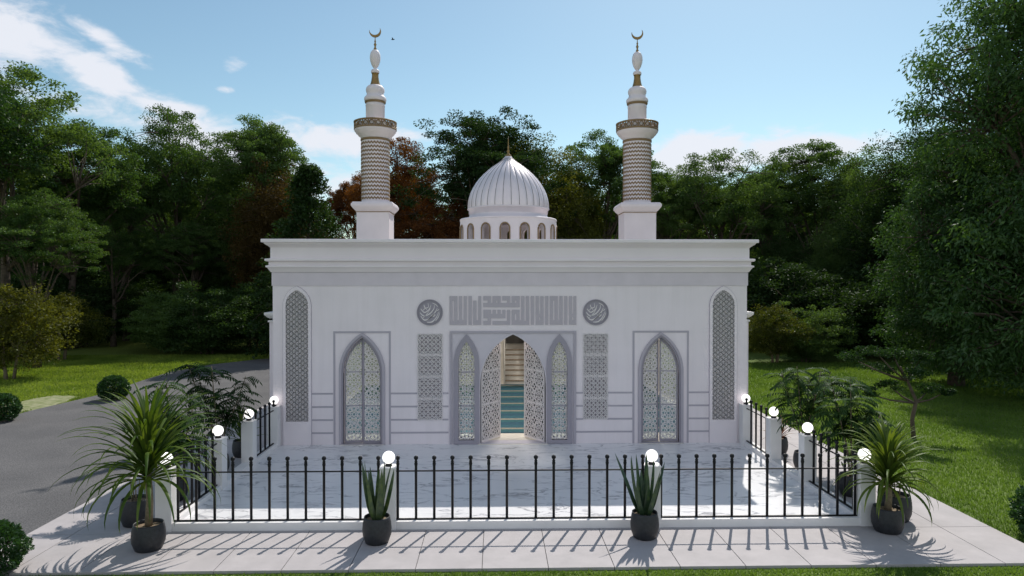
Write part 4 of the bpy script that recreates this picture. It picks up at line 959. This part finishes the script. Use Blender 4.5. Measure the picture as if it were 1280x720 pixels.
# pots standing behind the corner dracaenas
def cord(x, y, label, m, seed, r, h, n=26, L_=0.5, stemh=0.12):
    rg = random.Random(seed); t = thing('potted_cordyline', label, 'potted plant', (x, y, 0)); pot(t, r, h); b = MB()
    for i in range(n):
        q = i/n; az = i*2.4; strap(b, (0.02*cos(az),0.02*sin(az),h*0.85+stemh*(1-q)), az, radians(86-60*q+rg.uniform(-6,6)), L_*rg.uniform(0.8,1.1), 0.05, radians(30+40*q), 7, 0.2)
    b.build('foliage', m, t); return t
cord(6.0, 15.2, 'red leaved cordyline in a pot behind the right rear railing', M['leafred'], 1, 0.2, 0.36)
cord(-6.0, 15.2, 'green spiky plant in a pot behind the left rear railing', M['leafdrac'], 2, 0.2, 0.36, 30, 0.6, 0.35)
def empty_pot(x, y, label):
    t = thing('plant_pot', label, 'pot', (x, y, 0)); pot(t, 0.235, 0.42)
    b = MB(); rg = random.Random(3)
    for i in range(5): b.tube([(0.05*cos(i*1.3),0.05*sin(i*1.3),0.34),(0.08*cos(i*1.3),0.08*sin(i*1.3),0.34+rg.uniform(.2,.5))], [0.012,0.006], 5)
    b.build('stem', M['bark2'], t)
empty_pot(X(1129,10.9), 10.92, 'charcoal pot with pale gravel behind the right corner dracaena')
empty_pot(X(174,11.0), 11.0, 'charcoal pot with pale gravel behind the left corner dracaena')

# ------------------------------------------------------------------ trees and shrubs
def make_tree(kind, seed, height, crown_r, crown_h, mleaf, mbark, clumps=230, per=110, leaf=0.17, base=0.0, shell=0.55, flat=0.55, rcl=0.75, stems=1, cone=False, asp=0.5, droop=0.1, trunk_r=0.22, limbs=9, low=False):
    """returns (trunk mesh, crown mesh). Crown: ellipsoid centred crown_h below top."""
    rg = np.random.default_rng(seed); cz = height-crown_h/2
    # lobes give the outline its humps
    nl = 16 if low else 11; la = rg.uniform(0, 2*pi, nl); lz = rg.uniform(-0.95 if low else -0.35, 0.95, nl); lr = rg.uniform(0.45, 0.72, nl)
    C = []
    while len(C) < clumps:
        if cone:
            z = rg.random()**1.3; rr = (1-z)**0.75*(0.25+0.75*sqrt(rg.random())); a = rg.uniform(0, 2*pi)
            p = np.array([rr*cos(a)*crown_r, rr*sin(a)*crown_r, base+z*(height-base)])
        else:
            i = rg.integers(nl); cl = np.array([cos(la[i])*(1-abs(lz[i])*0.75)*0.55, sin(la[i])*(1-abs(lz[i])*0.75)*0.55, lz[i]*0.58])
            d = rg.normal(size=3); d /= np.linalg.norm(d); d[2] = d[2] if (low or d[2] > -0.35) else abs(d[2])
            p = cl+d*lr[i]*(shell+(1-shell)*rg.random())*0.85; p = np.array([p[0]*crown_r, p[1]*crown_r, cz+p[2]*crown_h/2*1.05])
            if p[2] < base+0.2: continue
        C.append(p)
    C = np.array(C); R = rg.uniform(0.6, 1.15, len(C))*rcl
    V, F = np_leaves(C, R, per, leaf, rg, flat, asp, droop)
    # stray leafy sprays
    me_c = np_mesh(kind+'_crown', V, F, mleaf, 4)
    b = MB(); rr = random.Random(seed)
    tops = []
    for s in range(stems):
        a0 = 2*pi*s/stems; sp_ = 0.0 if stems == 1 else 0.18*crown_r
        p0 = Vector((cos(a0)*sp_*0.35, sin(a0)*sp_*0.35, -0.15)); pt_ = [p0]; hz = height*0.62
        for k_ in range(1, 6): pt_.append(p0+Vector((cos(a0)*sp_*k_/5+rr.uniform(-.12,.12)*k_/3, sin(a0)*sp_*k_/5+rr.uniform(-.12,.12)*k_/3, hz*k_/5)))
        tr = trunk_r/sqrt(stems); b.tube(pt_, [tr*1.35, tr, tr*0.85, tr*0.68, tr*0.5, tr*0.35], 9); tops.append((pt_, tr))
    # limbs to clusters of clumps
    lt = C[rg.choice(len(C), min(limbs, len(C)), replace=False)]
    L_paths = []
    for q, tgt in enumerate(lt):
        pt_, tr = tops[q % len(tops)]; tz = min(max(0.30*height, tgt[2]-0.30*height-rr.uniform(0,.1)*height), height*0.58); tz = max(tz, 0.12*height)
        i = min(4, int((tz+0.15)/(height*0.62)*5)); f = (tz+0.15)/(height*0.62)*5-i; st_ = pt_[i].lerp(pt_[i+1], min(1, max(0, f)))
        T = Vector(tgt); m1 = st_.lerp(T, 0.45)+Vector((rr.uniform(-.25,.25), rr.uniform(-.25,.25), 0.05*height)); path = [st_, st_.lerp(m1, .5)+Vector((0,0,-0.02*height)), m1, m1.lerp(T, .5)+Vector((0,0,.1)), T]
        b.tube(path, [tr*0.42, tr*0.34, tr*0.25, tr*0.16, tr*0.07], 6); L_paths.append(path)
    for p in C[::2]:
        T = Vector(p); best = min(((pt2-T).length, pt2) for path in L_paths for pt2 in (path[1].lerp(path[2], .5), path[2], path[2].lerp(path[3], .5), path[3]))[1] if True else None
        mid = best.lerp(T, .5)+Vector((rr.uniform(-.15,.15), rr.uniform(-.15,.15), rr.uniform(0,.2))); b.tube([best, mid, T], [tr*0.13, tr*0.09, tr*0.035], 4)
    me_t = bpy.data.meshes.new(kind+'_trunk'); me_t.from_pydata(b.v, [], b.f); me_t.polygons.foreach_set('use_smooth', b.sm); me_t.materials.append(mbark)
    return me_t, me_c
class _K:  # sortable wrapper not needed
    pass
def remat(me, m):
    c_ = me.copy(); c_.materials.clear(); c_.materials.append(m); return c_
protoT = {}
def proto(key, H, *a, **k): protoT[key] = (make_tree(key, *a, **k), H)
proto('umbrella_a', 12.0, 11, 12.0, 4.6, 8.2, M['leaf'], M['bark'], 380, 150, 0.125, shell=0.72, flat=0.45, rcl=0.62, limbs=14)
proto('umbrella_b', 12.0, 22, 12.0, 4.3, 8.6, M['leaf'], M['bark'], 360, 150, 0.125, shell=0.70, flat=0.5, rcl=0.64, limbs=14)
proto('umbrella_c', 12.0, 57, 12.0, 4.9, 9.0, M['leaf'], M['bark'], 420, 150, 0.125, shell=0.68, flat=0.45, rcl=0.60, limbs=16)
proto('dense_a', 12.0, 33, 12.0, 4.2, 10.2, M['leafdark'], M['bark'], 620, 150, 0.14, low=True, base=0.4, shell=0.35, flat=0.75, rcl=0.95)
proto('dense_b', 12.0, 44, 12.0, 3.9, 10.6, M['leafyel'], M['bark'], 500, 150, 0.13, low=True, base=0.4, shell=0.4, flat=0.7, rcl=0.8)
proto('cone', 9.0, 5, 9.0, 3.2, 8.6, M['leafdark'], M['bark'], 330, 95, 0.16, base=0.3, cone=True, rcl=0.6, flat=0.5, limbs=4)
proto('shrub_a', 4.0, 66, 4.0, 2.6, 3.9, M['leafyel'], M['bark2'], 260, 90, 0.11, low=True, base=0.45, shell=0.45, rcl=0.5, stems=4, trunk_r=0.11)
proto('shrub_b', 4.0, 77, 4.0, 2.9, 4.1, M['leaf'], M['bark'], 330, 100, 0.11, low=True, base=0.0, shell=0.4, rcl=0.55, stems=4, trunk_r=0.10, flat=0.4)
proto('near', 12.5, 88, 12.5, 5.0, 13.2, M['leafbig'], M['bark'], 950, 130, 0.16, low=True, base=0.3, shell=0.6, flat=0.6, rcl=0.75, asp=0.33, droop=0.7, limbs=18, trunk_r=0.3)
CO = {k: (v[0][0], v[0][1], v[1]) for k, v in protoT.items()}
def variant(new, src, m): t, c_, H = CO[src]; CO[new] = (t, remat(c_, m), H)
variant('copper', 'umbrella_b', M['leafcopper']); variant('copper2', 'umbrella_a', M['leafcopper']); variant('copper3', 'dense_a', leaf_mat('olive_brown_foliage', (0.045,0.030,0.010), (0.085,0.055,0.018), 0.3, 0.01))
variant('dense_green', 'dense_a', M['leaf']); variant('umbrella_dark', 'umbrella_c', M['leafdark']); variant('shrub_dark', 'shrub_b', M['leafdark']); variant('shrub_dark2', 'shrub_a', M['leafdark']); variant('umbrella_big', 'umbrella_a', M['leafbig'])
seq = random.Random(99)
def place(kind, px, top, D, label, cat='tree', group=None, name=None, wide=1.0, X_=None, base_h=None):
    t_me, c_me, H = CO[kind]; h = base_h if base_h else Z(top, D); s = h/H; x = X_ if X_ is not None else X(px, D)
    nm = name or {'copper':'copper_tree','copper2':'copper_tree','copper3':'copper_tree','cone':'conical_tree','shrub_a':'shrub','shrub_b':'shrub','shrub_dark':'shrub','shrub_dark2':'shrub'}.get(kind, 'tree')
    t = thing(nm, label, cat, (x, D, -0.03), seq.uniform(0, 6.28), group); t.scale = (s*wide, s*wide, s)
    a = bpy.data.objects.new('trunk', t_me); COL.objects.link(a); a.parent = t
    b = bpy.data.objects.new('crown', c_me); COL.objects.link(b); b.parent = t; return t
# skyline trees, left to right
place('umbrella_a', 18, 92, 34, 'tall broad tree at the far left edge, its crown reaching highest there')
place('umbrella_c', 98, 160, 40, 'green tree just right of the tallest left edge tree')
place('umbrella_b', 165, 184, 45, 'lower rounded tree between the left edge trees and the paired crowns')
place('umbrella_b', 226, 144, 46, 'pale green domed crown, left one of a pair left of the left minaret', wide=0.85)
place('umbrella_a', 325, 150, 46, 'pale green domed crown, right one of a pair left of the left minaret', wide=0.8)
place('cone', 388, 210, 36, 'dark green conical tree rising over the left end of the parapet', 'tree')
place('copper3', 352, 212, 43, 'olive brown tree behind the dark conical tree', wide=0.9)
place('copper', 500, 180, 44, 'copper brown tree just right of the left minaret', wide=0.8)
place('copper2', 446, 222, 46, 'small copper tree peeping out left of the left minaret', wide=0.6)
place('copper', 540, 246, 40, 'low copper brown tree between the left minaret and the dome')
place('umbrella_dark', 600, 147, 42, 'dense dark tree behind the dome, tallest between the minarets')
place('dense_a', 622, 185, 46, 'lower dark tree behind the tallest tree of the dome')
place('dense_b', 668, 170, 43, 'olive green tree right behind the dome top')
place('dense_b', 712, 192, 46, 'olive tree between the dome and the right minaret')
place('umbrella_a', 756, 168, 46, 'domed green tree directly left of the right minaret', wide=0.85)
place('umbrella_c', 838, 215, 48, 'lower green tree directly right of the right minaret', wide=0.8)
place('umbrella_b', 905, 192, 46, 'open branched tree over the right end of the parapet')
place('umbrella_c', 1027, 180, 47, 'broad domed tree under the white cloud on the right')
place('umbrella_a', 968, 205, 50, 'green tree between the two open crowns right of the right minaret')
place('dense_green', 1092, 200, 44, 'green tree beside the darker high tree on the right', wide=0.9)
place('dense_a', 1152, 150, 38, 'dense dark tree left of the huge right edge tree', wide=0.85)
place('near', 1335, 0, 21.5, 'huge glossy leaved tree filling the right edge up to the sky', base_h=14.6, wide=0.95)
place('near', 1205, 158, 25, 'lower glossy leaved tree stepping down in front of the huge right edge tree', wide=1.0)
place('dense_green', 1340, 60, 30, 'tall tree behind the huge right edge tree')
place('umbrella_big', -75, 60, 30, 'tall tree cut by the left picture edge')
# middle storey
place('umbrella_c', 55, 245, 31, 'broad low spreading tree over the left lawn')
place('dense_a', 215, 262, 50, 'dark tree over the far end of the left lawn')
place('dense_a', 120, 250, 52, 'dark tree at the back of the left lawn gap')
place('dense_green', 285, 245, 46, 'large bushy green tree left of the mosque')
place('dense_a', 30, 235, 46, 'dark dense tree behind the left edge trees')
place('dense_green', 1062, 272, 42, 'yellowish green tree standing before the taller right hand trees')
place('dense_a', 985, 290, 44, 'dark tree beside the right end of the cornice')
place('dense_a', 1200, 235, 36, 'dark tree in shade under the huge right edge tree')
place('umbrella_dark', 1300, 240, 34, 'dark spreading tree at the right edge behind the lawn')
place('umbrella_b', 148, 268, 41, 'low spreading green tree at the back of the left lawn')
place('umbrella_c', 245, 282, 43, 'low spreading green tree left of the drive end')
place('shrub_dark', 108, 338, 41, 'dark shrub at the back of the left lawn by the tree trunks', 'shrub', wide=1.2)
place('shrub_dark', 172, 335, 46, 'dark shrub at the far end of the left lawn', 'shrub', wide=1.2)
# deep wood behind: a double row nothing tells apart
for i in range(38):
    px = -260+i*48+seq.uniform(-16,16); D = 58+(i%2)*7+seq.uniform(-2,2)
    top = 215+seq.uniform(-8,35)
    if 385 < px < 480 or 555 < px < 590: top = 290
    place(['umbrella_c','dense_a','dense_a','dense_green'][i%4], px, top, D, 'dark tree deep in the wood behind the front trees', group='trees deep in the wood')
for i in range(58):
    px = -280+i*31+seq.uniform(-10,10); D = 49+seq.uniform(-2,5)
    if 118 < px < 190: D = 62
    place(['shrub_dark','shrub_dark2','shrub_b'][i%3], px, 300+seq.uniform(-20,20), D, 'dark bush in the undergrowth under the wood', 'shrub', 'undergrowth bushes under the wood', wide=0.95)
for i in range(9):
    place(['shrub_dark','shrub_dark2'][i%2], 940+i*48, 318+seq.uniform(-14,14), 38.5+seq.uniform(-1,1), 'dark bush of the closed thicket behind the right lawn', 'shrub', 'thicket bushes behind the right lawn', wide=1.15)
# shrubs along the lawns
place('shrub_a', 22, 350, 27.5, 'yellow green multi stemmed shrub at the left edge of the lawn', 'shrub')
place('shrub_a', 85, 362, 34, 'olive shrub just right of the left edge shrub', 'shrub')
place('shrub_dark2', 60, 325, 40, 'dark shrub behind the yellow green left edge shrub', 'shrub', wide=1.2)
place('shrub_b', 214, 352, 38, 'rounded green shrub at the lawn end of the drive', 'shrub')
place('shrub_dark', 262, 346, 36.8, 'broad dark shrub beside the end of the drive', 'shrub', wide=1.1)
place('shrub_dark2', 318, 344, 38.5, 'dark olive shrub next to the left corner of the mosque', 'shrub', wide=1.1)
place('shrub_a', 972, 378, 32, 'yellow green shrub next to the right corner of the mosque', 'shrub')
place('shrub_b', 1012, 372, 32.5, 'layered green shrub on stems at the back of the right lawn', 'shrub')
place('shrub_dark', 1060, 345, 35.5, 'dark shrub behind the middle of the right lawn', 'shrub', wide=1.3)
place('shrub_dark2', 1112, 350, 34.5, 'dark olive shrub behind the cloud pruned tree', 'shrub', wide=1.3)
place('shrub_dark', 1168, 340, 33, 'wide dark shrub left of the huge tree foot', 'shrub', wide=1.35)
place('shrub_dark', 1232, 330, 32, 'dark shrub behind the huge tree foot', 'shrub', wide=1.35)
place('shrub_dark2', 1302, 325, 30, 'dark shrub at the right picture edge', 'shrub', wide=1.3)

# clipped balls and bushes near by
def ball_bush(x, y, r, label, seed, m, leaf=0.05, n=5200, name='box_ball', squash=0.9, cat='shrub', rough=0.10):
    rg = np.random.default_rng(seed); t = thing(name, label, cat, (x, y, -0.03))
    d = rg.normal(size=(n,3)); d /= np.linalg.norm(d, axis=1)[:,None]; d[:,2] = np.where(d[:,2] < -0.75, -d[:,2], d[:,2])
    rr = r*(0.72+0.28*rg.random(n)**0.5)*(1+rough*np.sin(d[:,0]*7+1)*np.sin(d[:,1]*6)*np.sin(d[:,2]*8+2))
    P = d*rr[:,None]*np.array([1,1,squash])+np.array([0,0,r*squash*0.86])
    ax = d+rg.normal(size=(n,3))*0.6; ax /= np.linalg.norm(ax, axis=1)[:,None]; s = np.cross(ax, rg.normal(size=(n,3))); s /= np.linalg.norm(s, axis=1)[:,None]
    L_ = leaf*rg.uniform(0.7,1.4,n)[:,None]; V = np.stack([P-ax*L_*.5, P+s*L_*.28, P+ax*L_*.6, P-s*L_*.28], 1).reshape(-1,3)
    o = bpy.data.objects.new('foliage', np_mesh('ball_foliage', V, np.arange(4*n).reshape(-1,4), m, 4)); COL.objects.link(o); o.parent = t
    b = MB()
    for i in range(9):
        a = i*2.4; b.tube([(0.03*cos(a),0.03*sin(a),-0.05),(r*.3*cos(a),r*.3*sin(a),r*.6),(r*.6*cos(a),r*.6*sin(a),r*1.1)], [0.02,0.014,0.006], 5)
    b.build('stem', M['bark2'], t); return t
ball_bush(X(150,22.8), 22.7, 0.47, 'clipped ball bush at the road edge, the farther of two', 1, M['leafbox'], 0.07)
ball_bush(X(14,19.4), 19.3, 0.46, 'clipped ball bush at the road edge against the left picture edge', 2, M['leafbox'], 0.065)
ball_bush(X(0,9.3), 9.25, 0.41, 'bright green bush in the bottom left corner by the paving', 3, M['leafbox'], 0.04, 9000, 'bush', 0.9, rough=0.25)
ball_bush(X(1322,10.2), 10.2, 0.42, 'bright green bush cut by the right picture edge', 4, M['leafbox'], 0.05, 6000, 'bush', 1.0, rough=0.3)
# cloud pruned little tree on the right lawn
def cloud_tree(x, y, label):
    t = thing('pruned_tree', label, 'tree', (x, y, -0.04)); rg = np.random.default_rng(8)
    pads = [(-1.25,0.1,2.05,0.55),(-0.75,-0.1,2.2,0.5),(-0.2,0.15,2.15,0.6),(0.35,-0.1,2.1,0.45),(-0.5,0.3,1.75,0.55),(0.05,-0.3,1.7,0.5),(0.65,0.1,1.25,0.42),(1.0,0,1.2,0.3),(-0.95,0,1.2,0.35),(-0.25,0.2,1.35,0.4)]
    C = []; R = []
    for x_, y_, z_, r_x in pads:
        for q in range(7): C.append((x_+rg.uniform(-.5,.5)*r_x, y_+rg.uniform(-.5,.5)*r_x, z_+rg.uniform(-.08,.08))); R.append(r_x*0.45)
    V, F = np_leaves(np.array(C), np.array(R), 130, 0.06, rg, 0.35, 0.5, 0.0)
    o = bpy.data.objects.new('crown', np_mesh('cloud_crown', V, F, M['leafpot'], 4)); COL.objects.link(o); o.parent = t
    b = MB(); b.tube([(0.25,0,-0.05),(0.2,0,0.5),(0.3,0,0.95),(0.1,0,1.4),(-0.1,0,1.8)], [0.06,0.05,0.045,0.035,0.02], 8)
    for x_, y_, z_, r_x in pads:
        s_ = Vector((0.25,0,0.9)) if z_ < 1.5 else Vector((0.05,0,1.45)); T = Vector((x_,y_,z_-0.05)); b.tube([s_, s_.lerp(T,.5)+Vector((0,0,-.05)), T], [0.03,0.02,0.01], 5)
    b.build('trunk', M['bark'], t)
cloud_tree(X(1138,16.6), 16.6, 'small cloud pruned tree on the right lawn behind the potted shrubs')

# a bird in the sky beside the left minaret
bd = thing('bird', 'tiny dark bird flying just right of the left crescent', 'bird', (X(492,60), 60, Z(52,60)))
b = MB(); b.tube([(-0.16,0,0),(-0.05,0,0.0),(0.06,0,0.01),(0.15,0,0.03),(0.19,0,0.02)], [0.008,0.035,0.045,0.03,0.005], 8); body = b.build('body', M['iron'], bd)
for s in (-1,1):
    b = MB(); b.add([(-0.05,0,0.01),(0.08,0,0.01),(0.03,s*0.18,0.10),(-0.04,s*0.18,0.10),(-0.06,s*0.36,0.05),(-0.05,0,0.025),(0.08,0,0.025),(0.03,s*0.18,0.112),(-0.04,s*0.18,0.112)], [(0,1,2,3),(3,2,4),(8,7,6,5),(4,7,8),(1,6,7,2),(0,3,8,5),(2,7,4),(3,4,8)]); b.build('wing', M['iron'], bd)
